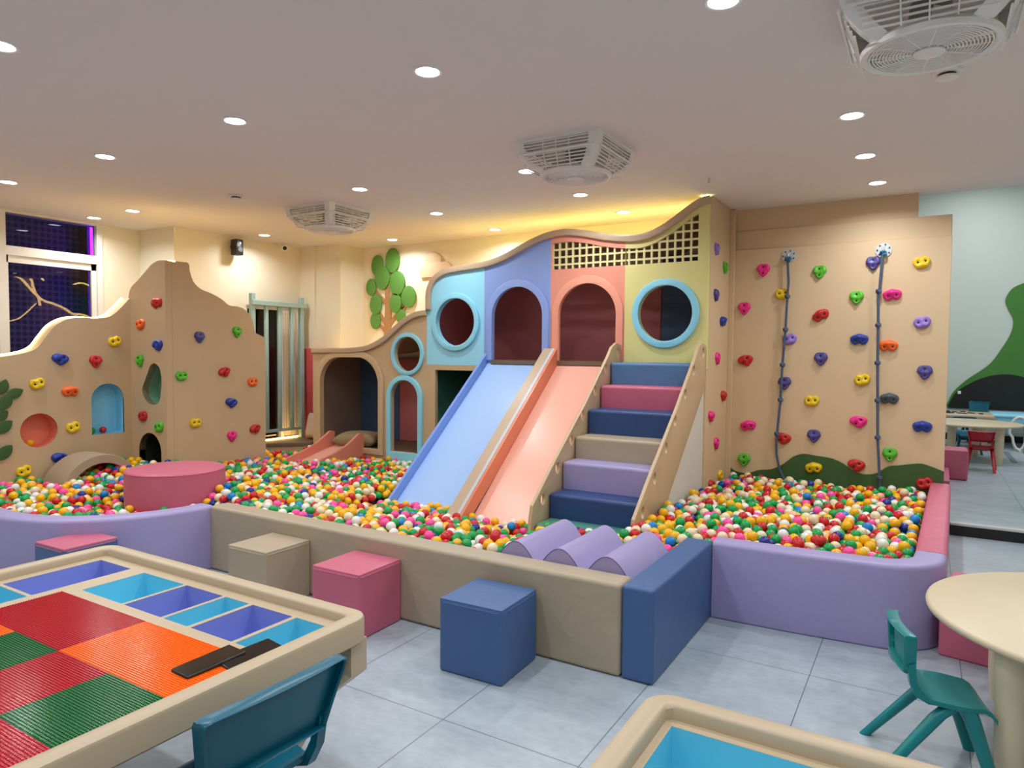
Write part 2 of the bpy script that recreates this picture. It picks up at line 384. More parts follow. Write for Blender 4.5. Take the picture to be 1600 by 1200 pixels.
obj('latch', G().box(-7.755, -7.735, 3.24, 3.26, 1.36, 1.42), BLACK, w1)

w2 = thing('window_2', None, None, (-7.17, 5.83, 0.36), kind='structure')
g = G().box(-7.2, -7.12, 5.50, 5.53, 0.36, 2.04).box(-7.2, -7.12, 6.29, 6.32, 0.36, 2.04).box(-7.2, -7.12, 5.53, 6.29, 2.0, 2.04).box(-7.2, -7.12, 6.03, 6.08, 0.36, 2.0)
obj('window_frame', g, WFRAME, w2)
obj('pane', G().box(-7.17, -7.165, 5.53, 6.03, 0.36, 2.0), GLASS, w2)
struct('exterior_dark_court', G().box(-7.9, -7.8, 4.7, 6.8, -0.2, 2.8), mat('night_court', (10, 12, 18), 0.9))
g = G(); nn = 36; P = []
for i in range(nn + 1):
    u = i / nn; P.append((6.085 + 0.20 * u, -7.115 + 0.012 * math.sin(u * 5 * 2 * PI)))
pl = [(b_, a) for a, b_ in P]; poly = pl + [(x - 0.008, y) for x, y in reversed(pl)]
g.prism(poly, 0.38, 2.0, 'z')
o = obj('curtain', g, CURT); o['label'] = 'cream pleated curtain at the narrow window behind the railing'; o['category'] = 'curtain'

# ------------------------------------------------------------------ the play house
PH = thing('play_house', 'large pastel play house with round and arched openings under a wavy tan top', 'play house', (-4.0, 5.91, 0))
YF, YB = 5.91, 5.955
prof_lo = spline([(-6.40, 1.52), (-6.1, 1.522), (-5.80, 1.524), (-5.55, 1.545), (-5.40, 1.585), (-5.24, 1.66), (-5.08, 1.772), (-4.95, 1.855), (-4.80, 1.915), (-4.65, 1.935)], 6)
prof_hi = spline([(-4.65, 1.935), (-4.648, 2.10), (-4.61, 2.215), (-4.53, 2.305), (-4.40, 2.362), (-4.22, 2.384), (-4.03, 2.396), (-3.85, 2.415), (-3.68, 2.458), (-3.50, 2.53), (-3.33, 2.596), (-3.15, 2.643), (-2.97, 2.655),
                  (-2.78, 2.628), (-2.60, 2.585), (-2.40, 2.552), (-2.24, 2.545), (-2.10, 2.578), (-1.95, 2.655), (-1.80, 2.752), (-1.70, 2.806), (-1.62, 2.822)], 6)
def zhi(x):
    for a, b_ in zip(prof_hi, prof_hi[1:]):
        if a[0] <= x <= b_[0] and b_[0] > a[0]: return a[1] + (b_[1] - a[1]) * (x - a[0]) / (b_[0] - a[0])
    return prof_hi[-1][1] if x > -2 else prof_hi[0][1]
def seg(x0, x1):
    return [(x0, zhi(x0))] + [p for p in prof_hi if x0 < p[0] < x1] + [(x1, zhi(x1))]
HOLE_A1 = arch(-6.262, -5.338, 0.36, 1.41, 0.31); HOLE_OV = circ(-4.912, 1.455, 0.188, 0.192); HOLE_A2 = arch(-5.152, -4.762, 0.36, 1.165)
HOLE_SQ = [(-4.535, 0.42), (-3.75, 0.42), (-3.75, 1.288), (-4.535, 1.288)]
obj('lower_panel', plate([[(-6.40, 0), (-1.66, 0), (-1.66, 1.345), (-4.65, 1.345)] + list(reversed(prof_lo)), HOLE_A1, HOLE_OV, HOLE_A2, HOLE_SQ], YF, YB, 'y'), TAN, PH)
def up_panel(name, x0, x1, m, holes, z0=1.345):
    top = seg(x0, x1)
    o = obj(name, plate([[(x0, z0), (x1, z0)] + list(reversed(top))] + holes, YF, YB, 'y'), m, PH); return o
CI1 = circ(-4.265, 1.797, 0.25); CI2 = circ(-1.993, 1.835, 0.247)
AR3 = arch(-3.81, -3.215, 1.40, 2.14); AR4 = arch(-3.054, -2.448, 1.40, 2.14)
# the lattice opening runs across the coral and the yellow panel
LX0, LX1, LZ0 = -3.125, -1.708, 2.28
def lat_top(x): return min(zhi(x) - 0.118, 2.70)
def lat_open(x0, x1):
    xs = np.linspace(x0, x1, 30); return [(x0, LZ0), (x1, LZ0)] + [(float(x), lat_top(float(x))) for x in reversed(xs)]
up_panel('light_blue_panel', -4.65, -3.907, LBLUE, [CI1])
up_panel('periwinkle_panel', -3.907, -3.139, BLUE, [AR3])
up_panel('coral_panel', -3.139, -2.377, CORAL, [AR4, lat_open(LX0, -2.378)])
up_panel('yellow_panel', -2.377, -1.622, YEL, [CI2, lat_open(-2.376, LX1)])
g = G(); px = (LX1 - LX0) / 20.0
for i in range(21):
    x = LX0 + px * i; g.box(x - 0.009, x + 0.009, YF + 0.012, YF + 0.032, LZ0 - 0.01, lat_top(min(max(x, LX0), LX1)) + 0.02)
for k in range(7):
    z = LZ0 + 0.045 + k * 0.072
    xs = [x for x in np.linspace(LX0, LX1, 200) if lat_top(x) + 0.03 > z]
    run = []
    for x in np.linspace(LX0, LX1, 200):
        if lat_top(x) + 0.025 > z: run.append(x)
        elif run: g.box(run[0], run[-1], YF + 0.0125, YF + 0.0315, z - 0.0085, z + 0.0085); run = []
    if run: g.box(run[0], run[-1], YF + 0.0125, YF + 0.0315, z - 0.0085, z + 0.0085)
obj('lattice', g, mat('pale_lattice', (236, 228, 170), 0.45), PH)
# trims around the openings
def ring_trim(name, outer, inner, m, d=0.028): return obj(name, plate([outer, inner], YF - d, YF + 0.004, 'y', 0.006), m, PH)
ring_trim('arch_trim', arch(-6.335, -5.265, 0.30, 1.482, 0.365), HOLE_A1, TAN, 0.022)
ring_trim('oval_trim', circ(-4.912, 1.455, 0.232, 0.236), circ(-4.912, 1.455, 0.186, 0.19), RINGB)
ring_trim('arch_trim', arch(-5.212, -4.70, 0.15, 1.222), HOLE_A2, RINGB)
ring_trim('circle_trim', circ(-4.265, 1.797, 0.305), circ(-4.265, 1.797, 0.248), RINGB)
ring_trim('circle_trim', circ(-1.993, 1.835, 0.305), circ(-1.993, 1.835, 0.245), RINGB)
ring_trim('arch_trim', arch(-3.872, -3.153, 1.395, 2.204), arch(-3.81, -3.215, 1.39, 2.14), mat('periwinkle_trim', (146, 172, 236), 0.42), 0.02)
ring_trim('arch_trim', arch(-3.117, -2.385, 1.395, 2.208), arch(-3.054, -2.448, 1.39, 2.14), mat('coral_trim', (246, 166, 142), 0.42), 0.02)
def offs(P, d):
    out = []
    for i in range(len(P)):
        a = P[max(i - 1, 0)]; b_ = P[min(i + 1, len(P) - 1)]; tx, tz = b_[0] - a[0], b_[1] - a[1]; L = math.hypot(tx, tz) or 1
        out.append((P[i][0] + tz / L * d, P[i][1] - tx / L * d))
    return out
for P in (prof_lo, prof_hi):
    P = [p for i, p in enumerate(P) if i == 0 or p != P[i - 1]]
    obj('top_trim', plate([P + list(reversed(offs(P, 0.062)))], YF - 0.035, YB + 0.01, 'y', 0.008), TRIM, PH)
# roof, decks, inner walls
g = G()
for P, dz in ((prof_lo, 0.05), (prof_hi, 0.07)):
    Q = [(x, z - dz) for x, z in P if P is prof_lo or -4.62 < x < -1.668]
    g.prism(Q + [(x, z - 0.025) for x, z in reversed(Q)], YB, 6.775, 'y')
obj('roof', g, mat('roof_board', (190, 160, 128), 0.6), PH)
obj('lower_deck', G().box(-6.4, -4.62, 5.957, 6.77, 0.30, 0.36), WOOD, PH)
obj('upper_deck', G().box(-4.62, -1.663, 5.957, 6.77, 1.335, 1.375), WOOD, PH)
obj('threshold', G().box(-3.81, -3.215, 5.885, 5.95, 1.365, 1.405).box(-3.054, -2.448, 5.885, 5.95, 1.365, 1.405), WOOD, PH)
obj('inner_wall', G().box(-6.395, -6.37, 5.955, 6.77, 0.0, 1.46), F_BRN, PH)
obj('partition', G().box(-4.66, -4.60, 5.955, 6.77, 0.0, 1.335), mat('partition_green', (80, 150, 130), 0.5), PH)
obj('inner_wall', G().box(-4.66, -4.62, 5.955, 6.77, 1.375, 2.12), F_MAR, PH)
obj('wall_pad', G().rbox(-6.37, -5.71, 6.70, 6.775, 0.36, 1.40, 0.012), F_NAV, PH)
obj('wall_pad', G().rbox(-5.708, -4.66, 6.70, 6.775, 0.36, 1.40, 0.012), F_MAR, PH)
obj('wall_pad', G().rbox(-4.62, -2.304, 6.70, 6.775, 1.375, 2.34, 0.012), F_MAR, PH)
obj('wall_pad', G().rbox(-2.302, -1.664, 6.70, 6.775, 1.375, 2.44, 0.012), F_NAV, PH)
obj('wall_pad', G().box(-4.60, -1.664, 6.74, 6.775, 0.0, 1.335), mat('under_deck_shade', (30, 44, 42), 0.7), PH)  # last one: near-black colour stands for the shade below the upper deck
obj('led_strip', G().tube([(x, 6.34, z - 0.03) for x, z in prof_hi if -4.55 < x < -1.70], 0.014, 6), LEDY, PH)
obj('led_strip', G().tube([(x, 6.10, z - 0.03) for x, z in prof_lo], 0.012, 6), LEDW, PH)
obj('led_strip', G().box(-1.70, -1.625, 5.93, 5.95, 2.822, 2.83), LEDY, PH)

# side pad and bench nook left of the play house
t = obj('wall_pad', G().rbox(-6.98, -6.405, 6.29, 6.335, 0.36, 1.52, 0.012), F_RED); t['label'] = 'tall red wall pad between the railing and the play house'; t['category'] = 'wall pad'
B = thing('bench', 'low tan corner bench with brown plank top below the railing', 'bench', (-6.8, 5.9, 0))
poly = [(-6.98, 5.34), (-6.80, 5.46), (-6.42, 5.90), (-6.42, 6.28), (-7.09, 6.28), (-7.09, 5.34)]
obj('seat', G().prism(poly, 0.33, 0.365), WOOD, B)
obj('base', G().prism([(x * 1.0 - 0.015, y + 0.012) for x, y in poly[:4]] + poly[4:], 0.0, 0.33), TAN, B)
RL = thing('railing', 'seafoam grey metal railing of upright bars before the narrow window', 'railing', (-6.95, 5.85, 0.365))
for y in (5.465, 6.215): obj('post', G().rbox(-6.97, -6.915, y - 0.028, y + 0.028, 0.365, 2.17, 0.004, 1), PGREY, RL)
obj('top_rail', G().rbox(-6.965, -6.895, 5.44, 6.275, 2.03, 2.09, 0.004, 1), PGREY, RL); obj('bottom_rail', G().rbox(-6.965, -6.92, 5.465, 6.22, 0.47, 0.505, 0.004, 1), PGREY, RL)
for y in (5.665, 5.863, 6.055): obj('bar', G().rbox(-6.96, -6.92, y - 0.023, y + 0.023, 0.50, 2.035, 0.006, 2), PGREY, RL)
obj('led_strip', G().tube([(-7.0, 5.40, 0.375), (-6.99, 5.6, 0.375), (-7.0, 5.8, 0.375), (-7.0, 6.2, 0.375)], 0.008, 6), LEDW, RL)

def pillow(name, label, c, sx, sy, sz, m, rot=(0, 0, 0)):
    n = 18; g = G(); V = []; F = []
    for sgn in (1, -1):
        o_ = len(V)
        for i in range(n + 1):
            for j in range(n + 1):
                u, v = i / n * 2 - 1, j / n * 2 - 1
                h = (max(0, 1 - u ** 4) * max(0, 1 - v ** 4)) ** 0.6
                pin = 1 - 0.10 * (1 - abs(u) ** 2) * abs(v) ** 3 - 0.0
                pin2 = 1 - 0.10 * (1 - abs(v) ** 2) * abs(u) ** 3
                wr = 0.03 * math.sin(6 * u + 3 * v) * h
                V.append((u * sx / 2 * pin2, v * sy / 2 * pin, sgn * sz / 2 * (h + wr)))
        for i in range(n):
            for j in range(n): F.append((o_ + i * (n + 1) + j, o_ + (i + 1) * (n + 1) + j, o_ + (i + 1) * (n + 1) + j + 1, o_ + i * (n + 1) + j + 1))
    g.add(V, F)
    o = obj(name, g, m, smooth=60); bm = bmesh.new(); bm.from_mesh(o.data); bmesh.ops.remove_doubles(bm, verts=bm.verts, dist=1e-4); bmesh.ops.recalc_face_normals(bm, faces=bm.faces); bm.to_mesh(o.data); bm.free()
    o.location = c; o.rotation_euler = rot; o['label'] = label; o['category'] = 'cushion'; return o
pillow('cushion', 'khaki cushion lying in the arched doorway above the small coral slide', (-5.78, 6.06, 0.44), 0.56, 0.40, 0.17, mat('khaki_cloth', (150, 132, 100), 0.85, 0.25, 40), (0.05, 0.0, 0.35))
pillow('cushion', 'pale cushion leaning on the bench against the red wall pad', (-6.60, 6.13, 0.535), 0.34, 0.34, 0.12, mat('oatmeal_cloth', (200, 184, 168), 0.85, 0.25, 40), (math.radians(80), 0, math.radians(-10)))

# ------------------------------------------------------------------ slides and stairs
def zb(y): return 1.37 + (y - 5.905) * 0.833                        # slide bed
def slab(y0, y1, d0, d1): return [(y0, zb(y0) + d0), (y1, zb(y1) + d0), (y1, zb(y1) + d1), (y0, zb(y0) + d1)]
SB = thing('slide', 'wide blue slide running down from the left arched doorway', 'slide', (-3.5, 5.0, 0))
def bed(x0, x1):
    g = G(); f = 0.035                                               # bed with coved edges
    sec = [(x0, 0.0), (x0 + 0.004, 0.0), (x0 + 0.10, -0.004), (x1 - 0.10, -0.004), (x1 - 0.004, 0.0), (x1, 0.0), (x1, -0.03), (x0, -0.03)]
    rings = []
    for y in (4.28, 4.9, 5.45, 5.905):
        rings.append([(x, y, max(zb(y) + d, 0.0)) for x, d in sec])
    return g.ring(rings)
obj('bed', bed(-3.862, -3.198), SLIDEB, SB)
SBW = mat('blue_slide_wall', (124, 158, 226), 0.35)
def rail_poly(y0, y1, h): return [(y0, max(zb(y0) - 0.06, 0)), (y1, zb(y1) - 0.06), (y1, zb(y1) + h), (y0 + 0.03, zb(y0 + 0.03) + h), (y0, zb(y0) + h - 0.03)]
obj('side_wall', G().prism(rail_poly(4.25, 5.905, 0.10), -3.892, -3.864, 'x'), SBW, SB)
SC = thing('slide', 'wide coral slide between the blue slide and the foam stairs', 'slide', (-2.75, 5.0, 0))
obj('bed', bed(-3.05, -2.435), SLIDEC, SC)
dv = obj('divider', G().prism(rail_poly(4.22, 5.89, 0.165), -3.196, -3.105, 'x'), TRIM, SC)
obj('divider_edge', G().prism(rail_poly(4.22, 5.89, 0.166), -3.105, -3.078, 'x'), GREYE, dv)
obj('side_wall', G().prism(rail_poly(4.22, 5.89, 0.163), -3.078, -3.052, 'x'), SLIDED, SC)
ST = thing('staircase', 'foam step staircase with tan punched side boards beside the coral slide', 'staircase', (-2.05, 5.0, 0))
def stringer(x0, x1, dy):
    up = [(4.255 + dy, 0.0), (4.255 + dy, 0.24), (4.285 + dy, 0.375), (4.58 + dy, 0.62), (5.157 + dy, 1.06), (5.62 + dy, 1.455), (5.70 + dy, 1.535), (5.80 + dy, 1.575), (5.89 + dy, 1.56)]
    ol = up + [(5.905, 1.545)] + [(5.905, 1.19)] + [(4.80, 0.25), (4.50, 0.0)]
    holes = [circ(y, z, 0.033, 0.041, 20) for y, z in HOL[dy > 0]]
    return obj('side_board', plate([ol] + holes, x0, x1, 'x', 0.004), TAN, ST)
HOL = {False: [(5.835, 1.492), (5.565, 1.345), (5.345, 1.162), (5.105, 0.97), (4.905, 0.785), (4.665, 0.595), (4.435, 0.395)]}
stringer(-2.43, -2.402, 0.0); stringer(-1.655, -1.628, 0.0)
obj('under_board', G().prism([(4.52, 0.0), (5.905, 1.18), (5.905, 0.0)], -1.652, -1.640, 'x'), mat('white_board', (222, 220, 212), 0.5), ST)
steps = [(5.65, 1.40, F_STL), (5.435, 1.205, F_PNK), (5.185, 1.015, F_BLU), (4.945, 0.815, F_BEI), (4.73, 0.64, F_LAV), (4.515, 0.43, F_BLU), (4.30, 0.245, F_GRN)]
NAVYF = foam('deep_navy_vinyl', (44, 72, 124))
for i, (y, z, m) in enumerate(steps):
    y1 = 5.90 if i < 2 else steps[i - 1][0] + 0.10
    o = obj('step', G().rbox(-2.40, -1.657, y, y1, max(z - 0.235, 0.0), z, 0.028, 4), NAVYF if m is F_BLU else m, ST, wn=True)
# small slide out of the first arch
SM = thing('slide', 'small coral slide under the khaki cushion', 'slide', (-5.7, 5.6, 0))
def zs(y): return 0.372 + (y - 5.905) * 0.13 - 0.0
g = G(); rings = []
for k in range(9):
    y = 5.20 + 0.705 * k / 8; u = (y - 5.20) / 0.705; z = 0.21 + 0.165 * (u ** 1.0); rings.append([(-6.03, y, z), (-5.60, y, z), (-5.60, y, z - 0.03), (-6.03, y, z - 0.03)])
obj('bed', g.ring(rings), SLIDEC, SM)
wall = spline([(5.905, 0.53), (5.84, 0.535), (5.76, 0.49), (5.62, 0.415), (5.45, 0.355), (5.25, 0.31), (5.12, 0.27)], 5) + [(5.12, 0.0), (5.905, 0.0)]
SMW = mat('coral_slide_wall', (226, 140, 118), 0.4)
obj('side_wall', G().prism(wall, -6.065, -6.03, 'x'), SMW, SM); obj('side_wall', G().prism(wall, -5.60, -5.565, 'x'), SMW, SM)

# ------------------------------------------------------------------ climbing walls
CL = thing('climbing_wall', 'tan wavy topped climbing wall in the corner before the dark window', 'climbing wall', (-6.6, 3.5, 0), kind='thing')
P1 = spline([(1.6, 1.30), (2.2, 1.345), (2.68, 1.395), (2.92, 1.433), (3.05, 1.485), (3.13, 1.59), (3.21, 1.69), (3.32, 1.755), (3.45, 1.777), (3.58, 1.775), (3.70, 1.80), (3.80, 1.885), (3.894, 1.99)], 6)
N_CI = circ(3.058, 0.75, 0.153); N_AR = arch(3.51, 3.82, 0.664, 1.151)
obj('low_board', plate([[(1.6, 0), (3.894, 0)] + list(reversed(P1)), N_CI, N_AR], -6.80, -6.78, 'x'), TAN, CL)
obj('board_back', plate([[(1.6, 0), (3.894, 0)] + list(reversed(P1)), circ(3.058, 0.75, 0.17), arch(3.49, 3.84, 0.645, 1.17)], -6.93, -6.80, 'x'), TAN, CL)
P2 = spline([(-6.81, 1.985), (-6.763, 2.085), (-6.64, 2.158), (-6.509, 2.237), (-6.40, 2.30), (-6.29, 2.327), (-6.19, 2.324)], 6)
PEAN = spline([(-6.384, 1.353), (-6.305, 1.31), (-6.27, 1.20), (-6.285, 1.06), (-6.32, 0.975), (-6.405, 0.948), (-6.505, 0.962), (-6.58, 1.03), (-6.592, 1.10), (-6.55, 1.175), (-6.50, 1.25), (-6.455, 1.325), (-6.384, 1.353)], 5)[:-1]
TUN = arch(-6.665, -6.29, 0.0, 0.67)
obj('front_board', plate([[(-6.81, 0), (-6.19, 0)] + list(reversed(P2)), PEAN, TUN], 3.894, 3.96, 'y'), TAN, CL)
P3 = spline([(3.894, 2.324), (4.12, 2.331), (4.15, 2.25), (4.19, 2.15), (4.27, 2.085), (4.39, 2.05), (4.50, 2.003), (4.59, 1.945), (4.70, 1.938), (4.80, 1.90), (4.87, 1.81), (4.90, 1.69)], 6) + [(4.91, 1.67), (5.034, 1.622)]
P3 = [(3.962, 2.326), (4.12, 2.331)] + P3[7:]
obj('side_board', plate([[(3.962, 0), (5.034, 0)] + list(reversed(P3))], -6.26, -6.19, 'x'), TAN, CL)
def niche(name, outline, ax, face, depth, m):
    g = G(); n = len(outline)
    def P(u, v, t): return (t, u, v) if ax == 'x' else (u, t, v)
    V = [P(u, v, face) for u, v in outline] + [P(u, v, face + depth) for u, v in outline]
    g.add(V, [(i, (i + 1) % n, n + (i + 1) % n, n + i) for i in range(n)] + [tuple(range(n, 2 * n))])
    return obj(name, g, m, CL, recalc=False)
niche('round_niche', N_CI, 'x', -6.785, -0.14, NCORAL); niche('arched_niche', N_AR, 'x', -6.785, -0.14, NBLUE)
niche('peanut_niche', PEAN, 'y', 3.90, 0.16, NGREEN); niche('tunnel', TUN, 'y', 3.90, 0.42, mat('tunnel_shade', (30, 40, 32), 0.8))  # the shade inside the tunnel is put into its dark colour
obj('led_strip', G().tube([(-6.925, y, z + 0.006) for y, z in P1], 0.008, 6), LEDW, CL)
obj('led_strip', G().tube([(x, 3.985, z - 0.004) for x, z in P2], 0.014, 6), LEDW, CL)
obj('led_strip', G().tube([(-6.285, y, z - 0.012) for y, z in P3[1:-1]], 0.014, 6), LEDW, CL)

RW = thing('climbing_wall', 'tall tan climbing wall with two knotted ropes above the ball pit', 'climbing wall', (-0.8, 6.68, 0), kind='thing')
obj('board', G().rbox(-1.62, 0.143, 6.66, 6.698, 0.0, 2.455, 0.003, 1), TAN2, RW)
obj('upper_board', G().rbox(-1.62, 0.138, 6.685, 6.699, 2.457, 2.632, 0.003, 1), TAN2, RW)
obj('board_edge', G().box(0.10, 0.140, 6.70, 6.82, 0.105, 2.63), TAN2, RW)
obj('side_board', G().rbox(-1.66, -1.62, 5.965, 6.655, 0.0, HC - 0.004, 0.003, 1), TAN2, RW)
obj('front_edge', G().rbox(-1.655, -1.621, 5.905, 5.963, 0.0, 1.34, 0.003, 1), TAN2, RW)
obj('corner_strip', G().rbox(-1.62, -1.575, 6.62, 6.66, 0.0, HC - 0.004, 0.003, 1), TAN2, RW)
hill = spline([(-1.575, 0.40), (-1.527, 0.371), (-1.421, 0.362), (-1.323, 0.400), (-1.21, 0.42), (-1.116, 0.47), (-1.019, 0.553), (-0.933, 0.585), (-0.831, 0.577), (-0.70, 0.563), (-0.607, 0.525), (-0.519, 0.465), (-0.434, 0.448), (-0.346, 0.468),
               (-0.261, 0.532), (-0.18, 0.549), (-0.087, 0.569), (-0.018, 0.578), (0.052, 0.56), (0.143, 0.526)], 4)
obj('hill_cutout', plate([[(-1.575, 0.0), (0.143, 0.0)] + list(reversed(hill))], 6.648, 6.659, 'y'), DGREEN, RW)

HCOL = {'pink': (240, 40, 140), 'yellow': (236, 198, 20), 'green': (84, 186, 40), 'violet': (74, 66, 140), 'lavender': (150, 120, 208), 'red': (196, 34, 40), 'blue': (32, 60, 160), 'orange': (246, 106, 36), 'slate': (72, 84, 92)}
HM = {k: mat('hold_' + k, c, 0.4, 0.15, 40) for k, c in HCOL.items()}
def polar(pts):
    P = sorted((a % 360, r) for a, r in pts); P = [(P[-1][0] - 360, P[-1][1])] + P + [(P[0][0] + 360, P[0][1])]
    def f(a):
        q = math.degrees(a) % 360
        for (a0, r0), (a1, r1) in zip(P, P[1:]):
            if a0 <= q <= a1: u = (q - a0) / (a1 - a0); return r0 + (r1 - r0) * (0.5 - 0.5 * math.cos(PI * u))
    return f
def hold_proto(kind):
    """a bolted resin hold facing +z of its own space: two-eye, cup, ledge, bean"""
    nt_, nr = 40, 12; g = G(); V = []; F = []
    if kind == 'two_eye':
        out = polar([(90, .040), (50, .056), (15, .061), (-30, .052), (-90, .044), (-150, .054), (165, .060), (130, .057)])
        eyes = [(-0.024, 0.006), (0.026, 0.008)]; hh = 0.042; dips = [(-0.024, 0.006, 0.016, 0.02), (0.026, 0.008, 0.016, 0.02), (0, 0.05, 0.02, 0.014), (0.0, -0.05, 0.022, 0.012)]
    elif kind == 'cup':
        out = polar([(90, .054), (52, .060), (14, .055), (-28, .040), (-60, .046), (-90, .056), (-120, .046), (-152, .040), (166, .055), (128, .060)])
        eyes = [(0.0, 0.028), (0.0, -0.026)]; hh = 0.05; dips = [(0, 0.03, 0.03, 0.03), (0, -0.026, 0.013, 0.02), (-0.04, -0.02, 0.018, 0.012), (0.04, -0.02, 0.018, 0.012)]
    elif kind == 'ledge':
        def out(a): return 0.055 * (1 + 0.20 * math.cos(2 * a) - 0.17 * math.sin(a) * -1 * (math.sin(a) > 0) * 0.4 - 0.30 * max(0, -math.sin(a)) ** 4 + 0.05 * math.cos(5 * a - PI / 2))
        eyes = [(-0.028, -0.004), (0.03, -0.002)]; hh = 0.045; dips = [(-0.028, -0.004, 0.012, 0.014), (0.03, -0.002, 0.012, 0.014), (0, 0.03, 0.02, -0.008), (0, -0.045, 0.026, 0.02)]
    else:
        def out(a): return 0.054 * (1 + 0.16 * math.cos(2 * a + 0.5) + 0.08 * math.sin(3 * a) + 0.05 * math.cos(4 * a))
        eyes = [(0.02, 0.014), (-0.02, -0.014)]; hh = 0.046; dips = [(0.02, 0.014, 0.014, 0.02), (-0.02, -0.014, 0.016, 0.02), (0.03, -0.03, 0.02, 0.012), (-0.03, 0.035, 0.02, 0.012)]
    def H(x, y, r):
        h = hh * max(0, 1 - r ** 3.2) ** 0.5
        for dx, dy, s, d in dips: h -= d * math.exp(-((x - dx) ** 2 + (y - dy) ** 2) / (2 * s * s)) * (1 - r ** 6)
        return max(h, 0.002)
    V.append((0, 0, H(0, 0, 0)))
    for i in range(1, nr + 1):
        r = i / nr
        for j in range(nt_):
            a = 2 * PI * j / nt_; x, y = out(a) * r * math.cos(a), out(a) * r * math.sin(a); V.append((x, y, H(x, y, r) if i < nr else 0.004))
    for j in range(nt_):
        a = 2 * PI * j / nt_; V.append((out(a) * math.cos(a), out(a) * math.sin(a), -0.002))
    for j in range(nt_): F.append((0, 1 + j, 1 + (j + 1) % nt_))
    for i in range(nr):
        a, b_ = 1 + i * nt_, 1 + (i + 1) * nt_
        for j in range(nt_): F.append((a + j, b_ + j, b_ + (j + 1) % nt_, a + (j + 1) % nt_))
    F.append(tuple(1 + nr * nt_ + j for j in reversed(range(nt_))))
    g.add(V, F); gb = []
    for ex, ey in eyes:
        z = H(ex, ey, 0.4); gb.append(G().cyl((ex, ey, z - 0.004), (ex, ey, z + 0.004), 0.0075, n=12))
    return g, gb
HP = {}
for k in ('two_eye', 'cup', 'ledge', 'bean'):
    g, gb = hold_proto(k); me = bpy.data.meshes.new('climbing_hold'); me.from_pydata(g.v, [], g.f)
    bm = bmesh.new(); bm.from_mesh(me); bmesh.ops.recalc_face_normals(bm, faces=bm.faces); bm.to_mesh(me); bm.free()
    me.polygons.foreach_set('use_smooth', [True] * len(me.polygons)); me.materials.append(HM['red'])
    bms = []
    for q in gb:
        mb = bpy.data.meshes.new('bolt'); mb.from_pydata(q.v, [], q.f); mb.materials.append(DSTEEL); bms.append(mb)
    HP[k] = (me, bms)
SHAPE = {'pink': 'cup', 'yellow': 'two_eye', 'green': 'cup', 'violet': 'cup', 'lavender': 'two_eye', 'red': 'bean', 'blue': 'ledge', 'orange': 'ledge', 'slate': 'ledge'}
def hold(col, p, nrm, ang, label, shape=None, sc=1.0):
    me, bms = HP[shape or SHAPE[col]]
    o = bpy.data.objects.new('climbing_hold', me); C.objects.link(o)
    o.material_slots[0].link = 'OBJECT'; o.material_slots[0].material = HM[col]
    z = Vector(nrm); up = Vector((0, 0, 1)); x = up.cross(z).normalized(); y = z.cross(x)
    M = Matrix((x, y, z)).transposed().to_4x4() @ Matrix.Rotation(ang, 4, 'Z') @ Matrix.Scale(sc, 4)
    o.matrix_world = Matrix.Translation(Vector(p)) @ M
    o['label'] = label; o['category'] = 'climbing hold'
    for mb in bms:
        b_ = bpy.data.objects.new('bolt', mb); C.objects.link(b_); b_.parent = o
    return o
NY, NX = (0, -1, 0), (1, 0, 0)
